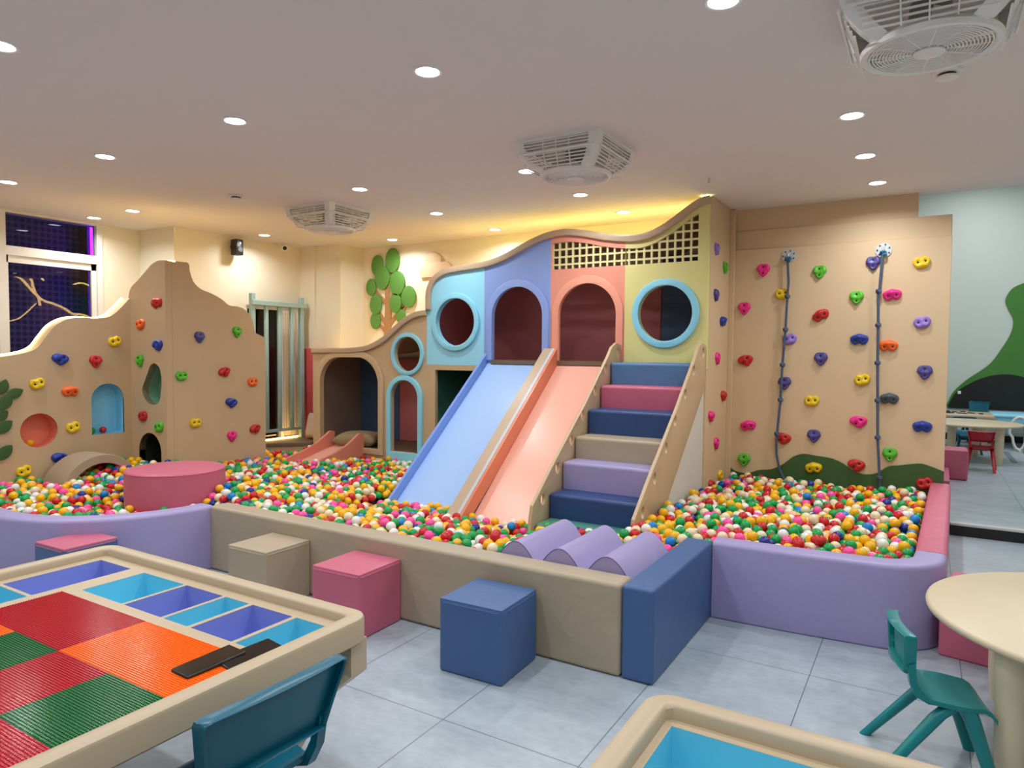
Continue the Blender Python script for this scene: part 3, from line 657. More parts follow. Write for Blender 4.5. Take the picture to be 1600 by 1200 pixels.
ROPEW = [  # colour, x, z, turn, label, shape
    ('pink', -1.32, 2.254, 0, 'pink climbing hold at the upper left, left of the first rope plate', None),
    ('pink', -1.483, 1.907, 0, 'pink climbing hold in the second row, close to the wall corner', None),
    ('yellow', -1.148, 2.031, 0.1, 'yellow climbing hold touching the top knot of the left rope', None),
    ('green', -0.842, 2.211, 0, 'green climbing hold in the top row between the two ropes', None),
    ('green', -0.542, 1.975, 0, 'green climbing hold just left of the right rope in the second row', None),
    ('violet', -0.423, 2.264, 0, 'violet climbing hold directly left of the right rope plate', None),
    ('yellow', -0.066, 2.247, 0.15, 'yellow climbing hold at the upper right corner of the rope wall', None),
    ('pink', -0.272, 1.987, 0.1, 'pink ledge shaped climbing hold right of the right rope', 'ledge'),
    ('red', -0.822, 1.827, 0.5, 'red ledge shaped climbing hold under the top green one between the ropes', 'ledge'),
    ('lavender', -1.078, 1.619, 0.2, 'lavender climbing hold right behind the left rope', None),
    ('blue', -0.512, 1.611, 0, 'blue ledge shaped climbing hold left of the right rope, under a green hold', None),
    ('orange', -0.288, 1.557, 0, 'orange climbing hold right of the right rope', None),
    ('lavender', -0.047, 1.752, 0.2, 'lavender climbing hold at the right edge below the yellow corner hold', None),
    ('red', -1.461, 1.424, 0.3, 'red climbing hold near the wall corner at middle height', None),
    ('violet', -0.813, 1.443, 0, 'violet climbing hold in the middle of the rope wall under a red hold', None),
    ('violet', -1.112, 1.218, 0, 'violet climbing hold half hidden by the left rope', None),
    ('yellow', -0.478, 1.264, 0.2, 'yellow climbing hold just left of the right rope at middle height', None),
    ('violet', -0.017, 1.34, 0, 'violet climbing hold at the right edge of the rope wall', None),
    ('yellow', -0.877, 1.065, 0, 'yellow climbing hold between the ropes above a violet hold', None),
    ('slate', -0.27, 1.107, 0, 'slate grey climbing hold right of the right rope', None),
    ('pink', -1.424, 0.808, 0.2, 'flat pink climbing hold low on the wall left of the left rope', 'ledge'),
    ('pink', -0.498, 0.903, 0.1, 'pink upright climbing hold left of the right rope, under a yellow hold', 'bean'),
    ('blue', -0.022, 0.883, 0, 'blue climbing hold low at the right edge of the rope wall', None),
    ('red', -1.111, 0.715, 0, 'red climbing hold touching the low bend of the left rope', None),
    ('violet', -0.853, 0.751, 0, 'lowest violet climbing hold, above the green hill', None),
    ('green', -0.252, 0.634, 0, 'green climbing hold above the right end of the green hill', None),
    ('green', -1.452, 0.486, 0, 'green climbing hold low at the left end of the green hill', None),
    ('yellow', -0.846, 0.464, 0.1, 'yellow climbing hold on the green hill', 'ledge'),
    ('red', -0.503, 0.524, 0, 'red climbing hold on the edge of the green hill left of the right rope', None),
    ('red', 0.01, 0.415, 0.3, 'red climbing hold on the green hill beside the pink border', 'two_eye'),
    ('lavender', -0.285, 0.272, 0.2, 'lavender climbing hold at the end of the right rope, in the balls', 'cup')]
for c, x, z, a, lb, sh in ROPEW: hold(c, (x, 6.648 if z < 0.56 else 6.659, z), NY, a, lb, sh, 1.08)
SIDEW = [('lavender', 6.126, 2.40, 'lavender climbing hold, topmost on the narrow side wall', 'cup'), ('green', 6.43, 2.271, 'green climbing hold on the narrow side wall under a lavender one', None),
         ('violet', 6.136, 1.999, 'violet climbing hold on the narrow side wall level with the round yellow window', None), ('blue', 6.377, 1.773, 'small blue climbing hold on the narrow side wall', None),
         ('pink', 6.225, 1.441, 'pink climbing hold on the narrow side wall above a red one', None), ('red', 6.46, 1.097, 'red climbing hold on the narrow side wall near the corner', None),
         ('pink', 6.05, 0.937, 'small pink climbing hold on the narrow side wall above the white board', 'bean'), ('pink', 6.243, 0.674, 'lowest pink climbing hold on the narrow side wall', None),
         ('yellow', 6.41, 0.36, 'yellow climbing hold at the foot of the narrow side wall', None), ('red', 6.10, 0.32, 'small red climbing hold just over the balls on the narrow side wall', None)]
for c, y, z, lb, sh in SIDEW: hold(c, (-1.619, y, z), NX, 0.0, lb, sh)
LOWW = [('blue', 3.243, 1.388, 'blue climbing hold near the top of the low tan board', 'bean'), ('red', 3.553, 1.363, 'red climbing hold above the blue arched niche', 'cup'), ('yellow', 3.737, 1.555, 'yellow climbing hold high beside the inner corner of the climbing wall', None),
        ('yellow', 3.049, 1.166, 'yellow climbing hold above the coral round niche', None), ('orange', 3.32, 1.086, 'orange climbing hold left of the blue arched niche', None), ('yellow', 3.341, 0.752, 'yellow climbing hold between the round and the arched niche', None),
        ('blue', 3.22, 0.48, 'blue climbing hold peeping over the beige foam arch', 'bean'), ('yellow', 2.926, 0.40, 'yellow climbing hold low by the balls left of the foam arch', None)]
for c, y, z, lb, sh in LOWW: hold(c, (-6.779, y, z), NX, 0.3 if c == 'yellow' else 0.0, lb, sh, 1.1)
FRW = [('red', -6.309, 1.921, 'red climbing hold, topmost on the narrow front board', 'ledge'), ('orange', -6.59, 1.725, 'orange climbing hold near the top of the narrow front board', 'two_eye'), ('blue', -6.309, 1.526, 'blue climbing hold above the green peanut niche', 'bean'),
       ('green', -6.611, 1.369, 'green climbing hold left of the green peanut niche', None), ('red', -6.572, 0.825, 'red climbing hold above the dark tunnel', 'two_eye'), ('green', -6.308, 0.734, 'green climbing hold right over the dark tunnel', 'two_eye')]
for c, x, z, lb, sh in FRW: hold(c, (x, 3.893, z), NY, 0.2, lb, sh, 1.1)
TALL = [('violet', 4.242, 1.607, 'violet climbing hold on the tall tan board', 'cup'), ('green', 4.678, 1.671, 'green climbing hold high on the tall tan board', None), ('green', 4.045, 1.225, 'flat green climbing hold on the tall board beside its front edge', 'two_eye'),
        ('red', 4.52, 1.259, 'red climbing hold in the middle of the tall tan board', None), ('orange', 4.864, 1.143, 'orange climbing hold by the railing end of the tall board', 'two_eye'), ('blue', 4.60, 0.938, 'blue climbing hold low on the tall tan board', 'bean'),
        ('yellow', 4.188, 0.759, 'yellow climbing hold above the round rose cushion', None), ('pink', 4.603, 0.584, 'pink climbing hold low on the tall tan board', None), ('red', 4.891, 0.638, 'red climbing hold low at the right end of the tall board', None)]
for c, y, z, lb, sh in TALL: hold(c, (-6.189, y, z), NX, 0.4 if c == 'red' else 0.0, lb, sh, 1.05)

# ropes and their plates
def rope(px, pts, knots, lab_plate, lab_rope):
    pz = 2.37
    p = thing('rope_plate', lab_plate, 'rope plate', (px, 6.66, pz))
    fl = obj('flange', G().cyl((px, 6.66, pz), (px, 6.650, pz), 0.062, n=32), STEEL, p)
    for i in range(7):
        a = 2 * PI * i / 7 + 0.4; obj('bolt', G().cyl((px + 0.048 * math.cos(a), 6.651, pz + 0.048 * math.sin(a)), (px + 0.048 * math.cos(a), 6.643, pz + 0.048 * math.sin(a)), 0.006, n=8), DSTEEL, fl)
    obj('eye', G().tube([(px, 6.652, pz + 0.02)] + [(px, 6.632 - 0.022 * math.sin(PI * i / 8), pz + 0.02 - 0.045 * i / 8) for i in range(9)] + [(px, 6.652, pz - 0.025)], 0.007, 8), STEEL, p)
    r = thing('climbing_rope', lab_rope, 'rope', (pts[0][0], 6.615, pts[0][1]))
    path = []
    for (a, b_), (c_, d) in zip(pts, pts[1:]):
        for k in range(5): path.append((a + (c_ - a) * k / 5, 6.615, b_ + (d - b_) * k / 5))
    path.append((pts[-1][0], 6.612, pts[-1][1]))
    g = G().tube(path, 0.0105, 8); cd_ = obj('cord', g, ROPE, r)
    obj('loop', G().tube([(px + 0.02 * math.cos(q), 6.615 + 0.012 * math.sin(2 * q), pz - 0.03 + 0.016 * math.sin(q)) for q in [2 * PI * i / 16 for i in range(16)]], 0.010, 8, True), mat('loop_blue', (40, 110, 150), 0.6), r)
    for kx, kz in knots:
        k = G().tube([(kx + 0.012 * math.cos(q), 6.615 + 0.012 * math.sin(q), kz + 0.010 * math.sin(2 * q)) for q in [2 * PI * i / 14 for i in range(14)]], 0.0125, 8, True)
        obj('knot', k, ROPE, cd_)
rope(-1.102, [(-1.107, 2.353), (-1.092, 2.135), (-1.099, 2.004), (-1.108, 1.705), (-1.127, 1.387), (-1.136, 1.067), (-1.155, 0.80), (-1.163, 0.70), (-1.158, 0.568), (-1.132, 0.435), (-1.08, 0.33), (-1.05, 0.29)],
     [(-1.099, 2.004), (-1.108, 1.705), (-1.127, 1.387), (-1.136, 1.067), (-1.160, 0.756)], 'round steel plate holding the left climbing rope', 'left knotted climbing rope, bending into the balls at its end')
rope(-0.347, [(-0.35, 2.357), (-0.366, 2.047), (-0.376, 2.021), (-0.368, 1.735), (-0.364, 1.415), (-0.355, 1.094), (-0.346, 0.778), (-0.322, 0.435), (-0.309, 0.299)],
     [(-0.372, 2.021), (-0.368, 1.735), (-0.364, 1.415), (-0.355, 1.094), (-0.346, 0.778), (-0.324, 0.435)], 'round steel plate holding the right climbing rope', 'right knotted climbing rope hanging straight down')

# ------------------------------------------------------------------ wall cutouts, small fittings
TR = thing('wall_tree', 'tree cutout with round green leaves on the back wall', 'wall decoration', (-5.95, 6.77, 1.7))
def limb(pts, w):
    L, Rr = [], []
    for i in range(len(pts)):
        a = pts[max(0, i - 1)]; b_ = pts[min(len(pts) - 1, i + 1)]; tx, tz = b_[0] - a[0], b_[1] - a[1]; q = math.hypot(tx, tz)
        L.append((pts[i][0] - tz / q * w[i], pts[i][1] + tx / q * w[i])); Rr.append((pts[i][0] + tz / q * w[i], pts[i][1] - tx / q * w[i]))
    return L + Rr[::-1]
obj('trunk', plate([limb([(-5.97, 1.60), (-5.965, 1.85), (-5.955, 2.05), (-5.97, 2.20), (-5.985, 2.36)], [0.06, 0.055, 0.05, 0.035, 0.028])], 6.766, 6.779, 'y'), TRUNK, TR)
for a, b_ in (((-5.96, 2.08), (-6.19, 2.27)), ((-5.94, 2.10), (-5.82, 2.28)), ((-5.95, 1.82), (-5.70, 2.06)), ((-5.97, 1.80), (-6.10, 1.98)), ((-5.97, 1.72), (-6.12, 1.84)), ((-5.74, 1.99), (-5.62, 2.10)), ((-5.98, 2.36), (-5.90, 2.56))):
    obj('branch', plate([limb([a, b_], [0.03, 0.018])], 6.768, 6.779, 'y'), TRUNK, TR)
for i, (x, z, rx, rz) in enumerate([(-6.126, 2.593, 0.10, 0.135), (-5.872, 2.645, 0.115, 0.155), (-6.04, 2.43, 0.118, 0.152), (-5.79, 2.35, 0.122, 0.155), (-6.236, 2.318, 0.082, 0.112), (-5.606, 2.172, 0.112, 0.138), (-6.15, 2.09, 0.098, 0.132), (-5.815, 2.097, 0.095, 0.122), (-6.16, 1.884, 0.085, 0.112), (-5.73, 1.93, 0.075, 0.09)]):
    obj('leaf', plate([circ(x, z, rx, rz, 36)], 6.750 - 0.0035 * (i % 4), 6.7645, 'y', 0.002), LEAFG, TR)
cl = spline([(-5.42, 2.42), (-5.44, 2.47), (-5.415, 2.525), (-5.355, 2.555), (-5.335, 2.63), (-5.26, 2.695), (-5.17, 2.69), (-5.10, 2.635), (-5.09, 2.58), (-5.01, 2.575), (-4.95, 2.52), (-4.955, 2.44), (-4.99, 2.405), (-5.20, 2.40), (-5.40, 2.40), (-5.42, 2.42)], 5)[:-1]
o = obj('wall_cloud', plate([cl], 6.745, 6.779, 'y', 0.004), mat('pale_tan_cutout', (228, 202, 166), 0.5)); o['label'] = 'pale tan cloud cutout on the back wall beside the tree'; o['category'] = 'wall decoration'
LB = thing('leaf_branch', 'branch of dark green leaf cutouts at the left end of the low tan board', 'wall decoration', (-6.775, 2.7, 0.5))
obj('stem', plate([limb([(2.66, 0.45), (2.69, 0.8), (2.72, 1.1), (2.74, 1.25)], [0.012, 0.01, 0.008, 0.004])], -6.778, -6.770, 'x'), DGREEN, LB)
for li, (y, z, a, L) in enumerate([(2.78, 1.15, 1.25, 0.14), (2.861, 1.089, 0.45, 0.15), (2.79, 1.02, 1.1, 0.17), (2.768, 0.90, 0.8, 0.12), (2.778, 0.806, 0.7, 0.16), (2.773, 0.585, 0.8, 0.17), (2.62, 1.12, 2.3, 0.15), (2.60, 0.9, 2.4, 0.15), (2.58, 0.7, 2.3, 0.15)]):
    ol = []
    for k in range(21):
        u = k / 20; wv = 0.30 * L * math.sin(PI * u) ** 0.8; ol.append((u - 0.5, wv))
    pts = [(L * u, v) for u, v in ol] + [(L * u, -v) for u, v in ol[::-1][1:-1]]
    obj('leaf', plate([[(y + u * math.cos(a) - v * math.sin(a), z + u * math.sin(a) + v * math.cos(a)) for u, v in pts]], -6.7695 + 0.004 * (li % 3), -6.759 + 0.004 * (li % 3), 'x', 0.002), DGREEN, LB)

SP = thing('wall_speaker', 'small black speaker on the cream wall below the ceiling', 'speaker', (-7.1, 5.30, 2.66))
obj('bracket', G().box(-7.1, -7.04, 5.285, 5.315, 2.69, 2.72), DSTEEL, SP)
cab = obj('cabinet', G().rbox(-7.05, -6.94, 5.25, 5.35, 2.60, 2.785, 0.012, 2), BLACK, SP)
obj('woofer', G().cyl((-6.942, 5.30, 2.665), (-6.932, 5.30, 2.665), 0.035, 0.03, 20), mat('grey_cone', (70, 72, 76), 0.4), cab)
obj('tweeter', G().cyl((-6.942, 5.30, 2.74), (-6.934, 5.30, 2.74), 0.017, 0.014, 16), mat('silver_tweeter', (170, 172, 176), 0.3), cab)
CC = thing('security_camera', 'small white dome camera under the ceiling right of the wall speaker', 'camera', (-7.0, 5.98, HC))
obj('base', G().lathe([(0.045, -0.001), (0.047, -0.012), (0.035, -0.02)], 20, (-7.0, 5.98, HC)), WHITE, CC)
cbd = obj('body', G().cyl((-7.0, 5.98, HC - 0.05), (-6.92, 5.94, HC - 0.07), 0.036, 0.036, 20), WHITE, CC)
obj('lens', G().cyl((-6.921, 5.9405, HC - 0.0697), (-6.914, 5.937, HC - 0.0715), 0.026, 0.022, 20), BLACK, cbd)
def smoke(x, y, label):
    t = thing('smoke_detector', label, 'smoke detector', (x, y, HC))
    obj('base', G().lathe([(0.062, -0.001), (0.062, -0.012), (0.05, -0.016)], 24, (x, y, HC)), WHITE, t)
    obj('chamber', G().lathe([(0.036, -0.015), (0.040, -0.024), (0.040, -0.029)], 24, (x, y, HC)), BLACK, t)
    obj('cap', G().lathe([(0.046, -0.028), (0.047, -0.036), (0.03, -0.045), (0.01, -0.047)], 24, (x, y, HC)), WHITE, t)
smoke(-5.22, 3.95, 'white smoke detector on the ceiling left of the farthest ceiling fan'); smoke(0.04, 3.93, 'white smoke detector under the largest ceiling fan')
sp = thing('sprinkler', 'tiny ceiling sprinkler above the corner of the rope wall', 'sprinkler', (-1.483, 5.373, HC))
obj('stem', G().cyl((-1.483, 5.373, HC), (-1.483, 5.373, HC - 0.035), 0.008, n=10), STEEL, sp); obj('deflector', G().cyl((-1.483, 5.373, HC - 0.035), (-1.483, 5.373, HC - 0.038), 0.016, n=12), STEEL, sp)

# ceiling box fans
def fan_proto(label, x, y):
    f = local(thing('ceiling_fan', label, 'ceiling fan', (x, y, HC)))
    s, zt, zm, zbm = 0.295, 0.0, -0.075, -0.20
    g = G()
    g.box(-s, s, -s, -s + 0.014, -0.016, 0); g.box(-s, s, s - 0.014, s, -0.016, 0); g.box(-s, -s + 0.014, -s + 0.014, s - 0.014, -0.016, 0); g.box(s - 0.014, s, -s + 0.014, s - 0.014, -0.016, 0)
    for sx in (-1, 1):
        for sy in (-1, 1):                                           # curved corner straps down to the bottom ring
            pts = []
            for k in range(9):
                u = k / 8; d = s - (s - 0.165) * u ** 2.2; z = -0.005 - 0.185 * min(1, 1.25 * u - 0.25 * u * u); pts.append((d, z))
            rings = []
            for d, z in pts:
                wv = 0.066 - 0.016 * math.sin(PI * u)
                a = (sx * d, sy * (d - wv), z); b_ = (sx * d, sy * d, z); c_ = (sx * (d - wv), sy * d, z); e = (sx * (d - wv * .6), sy * (d - wv * .6), z + 0.012)
                rings.append([a, b_, c_, e])
            g.ring(rings)
    obj('frame', g, WHITE, f)
    g = G(); rings = []
    for k in range(49):
        a = 2 * PI * k / 48; rings.append([(q[0] * math.cos(a), q[0] * math.sin(a), q[1]) for q in ((0.225, -0.165), (0.238, -0.182), (0.233, -0.200), (0.218, -0.203), (0.208, -0.196), (0.210, -0.18))])
    g.ring(rings[:-1], True); obj('bottom_ring', g, WHITE, f)
    for ax in range(4):
        g = G()
        for k in range(9):
            z = -0.022 - 0.0185 * k; u = (-z) / 0.2; d = s - 0.006 - 0.07 * u ** 2.5; hw = s - 0.03 - 0.07 * u
            a = [(-hw, -d, z), (hw, -d, z)]
            g.box(-hw, hw, -d - 0.002, -d + 0.006, z - 0.003, z + 0.003)
        for q in (-0.09, 0.0, 0.09): g.tube([(q, -s + 0.004, -0.01), (q, -s + 0.012, -0.09), (q * .95, -s + 0.045, -0.185)], 0.0035, 6)
        g.tube([(-s + 0.03, -s + 0.004, -0.088), (s - 0.03, -s + 0.004, -0.088)], 0.007, 6)
        g.xf(Matrix.Rotation(PI / 2 * ax, 4, 'Z')); obj('side_grille', g, WHITE, f)
    g = G()
    for k in range(13):
        r = 0.062 + 0.0118 * k; g.tube([(r * math.cos(2 * PI * i / 36), r * math.sin(2 * PI * i / 36), -0.199) for i in range(36)], 0.0032, 5, True)
    for i in range(12):
        a = 2 * PI * i / 12; g.tube([(0.05 * math.cos(a), 0.05 * math.sin(a), -0.200), (0.212 * math.cos(a + 0.12), 0.212 * math.sin(a + 0.12), -0.197)], 0.0035, 5)
    rg = obj('round_grille', g, WHITE, f)
    obj('hub_cap', G().lathe([(0.052, -0.196), (0.055, -0.208), (0.04, -0.215), (0.01, -0.216)], 28), WHITE, rg)
    mo = obj('motor', G().lathe([(0.07, -0.02), (0.075, -0.09), (0.06, -0.12)], 24), mat('grey_motor', (150, 146, 142), 0.5), f)
    for i in range(5):
        a = 2 * PI * i / 5; g = G().add([(0.06, -0.02, -0.10), (0.21, -0.055, -0.12), (0.215, 0.04, -0.15), (0.06, 0.025, -0.125), (0.06, -0.02, -0.104), (0.21, -0.055, -0.124), (0.215, 0.04, -0.154), (0.06, 0.025, -0.129)], [(0, 1, 2, 3), (7, 6, 5, 4), (0, 4, 5, 1), (1, 5, 6, 2), (2, 6, 7, 3), (3, 7, 4, 0)])
        g.xf(Matrix.Rotation(a, 4, 'Z')); obj('blade', g, mat('white_blade', (214, 208, 200), 0.4), mo)
    return f
FAN = fan_proto('largest white box fan, cut by the top edge of the photo', -0.03, 3.11)
dup(FAN, (-2.03, 4.155, HC), label='white ceiling box fan in the middle, above the coral panel'); dup(FAN, (-4.95, 4.80, HC), label='farthest white ceiling box fan, near the tree wall')

# ------------------------------------------------------------------ foam borders and blocks
def secr(t, h, r=0.025, n=4):
    pts = []
    for cx, cz, a0 in ((t / 2 - r, h - r, 0), (-t / 2 + r, h - r, PI / 2), (-t / 2 + 0.012, 0.012, PI), (t / 2 - 0.012, 0.012, 1.5 * PI)):
        rr = r if a0 < PI else 0.012
        for i in range(n + 1): a = a0 + PI / 2 * i / n; pts.append((cx + rr * math.cos(a), cz + rr * math.sin(a)))
    return pts
def border(name, label, path, t, h, m):
    """swept foam bar, with its end faces slightly inset like sewn covers"""
    g = G().sweep(path, secr(t, h)); o = obj(name, g, m, smooth=50); o['label'] = label; o['category'] = 'foam border'; return o
o = obj('foam_border', G().rbox(-4.115, -1.155, 2.878, 3.03, 0.0, 0.43, 0.022, 4), F_BEI, wn=True); o['label'] = 'long beige foam border of the ball pit behind the stools'; o['category'] = 'foam border'
o = obj('foam_border', G().rbox(-1.152, -1.0, 2.878, 3.85, 0.0, 0.432, 0.018, 3), F_BLU, wn=True); o['label'] = 'navy blue foam border block between the beige and the lavender border'; o['category'] = 'foam border'
arc = [(-5.02 + 0.845 * math.cos(a), 2.895 + 0.845 * math.sin(a)) for a in [-PI / 2 * i / 20 for i in range(21)]]
border('foam_border', 'curved lavender foam border behind the building block table', [(-4.178, 2.90 + 0.001)] + arc[1:] + [(-5.6, 2.05), (-6.76, 2.05)], 0.15, 0.43, F_LAV)
arcr = [(-0.20 + 0.24 * math.cos(a), 4.185 + 0.24 * math.sin(a)) for a in [-PI / 2 + 0.06 + (PI / 2 - 0.06) * i / 12 for i in range(13)]]
border('foam_border', 'lavender foam border with a rounded corner before the rope wall pit', [(-0.998, 3.905), (-0.6, 3.912)] + arcr + [(0.045, 4.26)], 0.15, 0.43, F_LAV)
border('foam_border', 'long rose foam border running to the foot of the rope wall', [(0.046, 4.268), (0.12, 6.64)], 0.148, 0.43, F_PNK)
def stool(x, y, s, h, label, m, rz=0.0, top=None, loc=None):
    t = thing('foam_stool', label, 'foam stool', (x, y, 0))
    Mx = Matrix.Translation((x, y, 0)) @ Matrix.Rotation(rz, 4, 'Z')
    obj('body', G().rbox(-s / 2, s / 2, -s / 2, s / 2, 0.0, h - 0.004, 0.012, 3, M=Mx), m, t, wn=True)
    tc_ = obj('top_cover', G().rbox(-s / 2 + 0.002, s / 2 - 0.002, -s / 2 + 0.002, s / 2 - 0.002, h - 0.03, h, 0.006, 2, M=Mx), top or m, t, wn=True)
    pts = [(sx * (s / 2 - 0.001), sy * (s / 2 - 0.001), h - 0.018) for sx, sy in ((-1, -1), (1, -1), (1, 1), (-1, 1))]
    pth = []
    for i in range(4):
        a, b_ = Vector(pts[i]), Vector(pts[(i + 1) % 4])
        for k in range(6): pth.append(tuple(Mx @ a.lerp(b_, 0.06 + 0.88 * k / 5)))
    obj('piping', G().tube(pth, 0.0035, 6, True), top or m, tc_)
    if top: tc_['label'] = 'rose top cover'
    return t
stool(-1.735, 2.68, 0.335, 0.342, 'navy blue foam cube stool standing before the beige border', F_BLU, 0.03)
stool(-2.60, 2.705, 0.335, 0.342, 'rose foam cube stool beside the corner of the building block table', F_PNK, 0.02)
stool(-3.31, 2.712, 0.33, 0.342, 'beige foam cube stool against the beige border', F_BEI, 0.01)
stool(-4.315, 2.135, 0.315, 0.342, 'navy foam cube stool with a rose top before the curved lavender border', F_BLU, 0.03, F_PNK)
stool(0.285, 4.08, 0.34, 0.342, 'rose foam cube stool half under the round table', F_PNK, -0.20)
# wave bolster
g = G(); xs = np.linspace(-1.935, -1.165, 61); top = []
for x in xs:
    u = ((x + 1.935) / 0.77 * 3) % 1.0; top.append((float(x), 0.372 + 0.12 * (0.5 - 0.5 * math.cos(2 * PI * u)) ** 0.5))
WV = thing('wave_bolster', 'lavender foam wave with three humps behind the beige border', 'foam block', (-1.55, 3.3, 0))
wb = obj('body', G().prism([(-1.935, 0.0), (-1.165, 0.0)] + top[::-1], 3.045, 3.62, 'y'), F_LAV, WV, smooth=50)
obj('seam', G().tube([(x, 3.046, z + 0.0005) for x, z in top], 0.0025, 5), mat('lavender_seam', (96, 84, 130), 0.6), wb)
# round cushion and foam arch in the pit
RC = thing('round_cushion', 'big round rose foam cushion sunk in the balls', 'foam cushion', (-5.23, 3.36, 0))
prof = [(0.375, 0.05), (0.375, 0.50)] + [(0.355 + 0.02 * math.cos(a), 0.50 + 0.02 * math.sin(a)) for a in [PI / 2 * i / 5 for i in range(1, 6)]] + [(0.25, 0.523), (0.1, 0.524), (0.01, 0.524)]
rcb = obj('body', G().lathe(prof, 56, (-5.23, 3.36, 0)), F_PNK, RC, smooth=45)
obj('piping', G().tube([(-5.23 + 0.374 * math.cos(2 * PI * i / 56), 3.36 + 0.374 * math.sin(2 * PI * i / 56), 0.508) for i in range(56)], 0.004, 6, True), F_PNK, rcb)
FA = thing('foam_arch', 'beige ribbed foam arch standing in the balls by the low tan board', 'foam arch', (-6.5, 3.36, 0))
def arch_mat():
    m = mat('ribbed_beige_cover', (176, 154, 128), 0.7); nt = m.node_tree; tc = nt.nodes.new('ShaderNodeTexCoord'); mp = nt.nodes.new('ShaderNodeMapping'); wv = nt.nodes.new('ShaderNodeTexWave')
    wv.bands_direction = 'X'; wv.inputs['Scale'].default_value = 22; wv.inputs['Distortion'].default_value = 0.5
    nt.links.new(tc.outputs['Object'], mp.inputs[0]); nt.links.new(mp.outputs[0], wv.inputs['Vector']); bp = nt.nodes.new('ShaderNodeBump'); bp.inputs['Strength'].default_value = 0.5; bp.inputs['Distance'].default_value = 0.01
    nt.links.new(wv.outputs['Fac'], bp.inputs['Height']); nt.links.new(bp.outputs[0], nt.nodes['Principled BSDF'].inputs['Normal']); return m
rings = []
for i in range(33):
    a = PI * i / 32; cy, cz = 3.37, 0.16
    def q(r, x): return (x, cy + r * math.cos(a), cz + r * 1.02 * math.sin(a))
    rings.append([q(0.36, -6.70), q(0.365, -6.68), q(0.365, -6.36), q(0.36, -6.34), q(0.29, -6.34), q(0.285, -6.36), q(0.285, -6.68), q(0.29, -6.70)])
obj('band', G().ring(rings), arch_mat(), FA, smooth=50)

# ------------------------------------------------------------------ tables
def rim(t, x0, x1, y0, y1, zt):
    g = G(); A = rrect(x0, x1, y0, y1, 0.075, 8)
    def ins(d): return rrect(x0 + d, x1 - d, y0 + d, y1 - d, max(0.075 - d, 0.02), 8)
    prof = [(0.006, zt - 0.085), (0.0, zt - 0.078), (0.0, zt - 0.012), (0.004, zt - 0.004), (0.012, zt), (0.050, zt), (0.056, zt - 0.003), (0.060, zt - 0.009), (0.062, zt - 0.030), (0.062, zt - 0.085)]
    L = [[(u, v, z) for u, v in ins(d)] for d, z in prof]
    g.ring(L, True); return obj('rim', g, TABLE, t, smooth=32)
def binbox(t, x0, x1, y0, y1, zt, dep, m):
    g = G(); k = 0.004
    V = [(x0, y0, zt), (x1, y0, zt), (x1, y1, zt), (x0, y1, zt), (x0 + k, y0 + k, zt - dep), (x1 - k, y0 + k, zt - dep), (x1 - k, y1 - k, zt - dep), (x0 + k, y1 - k, zt - dep)]
    g.add(V, [(0, 1, 5, 4), (1, 2, 6, 5), (2, 3, 7, 6), (3, 0, 4, 7), (4, 5, 6, 7)]); return obj('bin', g, m, t, recalc=False, smooth=0)
def tablelegs(t, x0, x1, y0, y1, zt):
    for x, sx in ((x0 + 0.055, 1), (x1 - 0.055, -1)):                  # block legs that cant inward below the rim
        for y, sy in ((y0 + 0.05, 1), (y1 - 0.05, -1)):
            rings = [[(x + sx * o_ + p, y + sy * o_ * 0.5 + q, z) for p, q in ((-w_, -w_), (w_, -w_), (w_, w_), (-w_, w_))] for o_, z, w_ in ((0.0, zt - 0.08, 0.036), (0.0, zt - 0.19, 0.036), (0.11, zt - 0.29, 0.034), (0.26, 0.0, 0.03))]
            obj('leg', G().ring(rings), TABLE, t, smooth=0)
ZT = 0.61; ZP = ZT - 0.032
BT = thing('block_table', 'building block table with red, orange and green studded plates and storage bins', 'table', (-2.32, 0.9, 0))
X0, X1, Y0, Y1 = -3.10, -1.545, 0.12, 1.685
rim(BT, X0, X1, Y0, Y1, ZT); tablelegs(BT, X0, X1, Y0, Y1, ZT)
bins = [(-2.672, -2.408, 1.335, 1.575, BINB), (-2.393, -2.175, 1.335, 1.575, BINP), (-2.160, -2.03, 1.335, 1.575, BINB), (-2.012, -1.808, 1.335, 1.575, BINP), (-1.79, -1.648, 1.335, 1.575, BINB),
        (-2.99, -2.765, 1.21, 1.575, BINP), (-2.99, -2.765, 0.90, 1.195, BINB), (-2.99, -2.765, 0.58, 0.885, BINP), (-2.99, -2.765, 0.26, 0.565, BINB)]
obj('table_top', plate([rrect(X0 + 0.06, X1 - 0.06, Y0 + 0.06, Y1 - 0.06, 0.02)] + [[(a, c_), (b_, c_), (b_, d), (a, d)] for a, b_, c_, d, _ in bins], ZP - 0.016, ZP, 'z'), TABLE, BT)
for a, b_, c_, d, m in bins: binbox(BT, a, b_, c_, d, ZP - 0.001, 0.11, m)
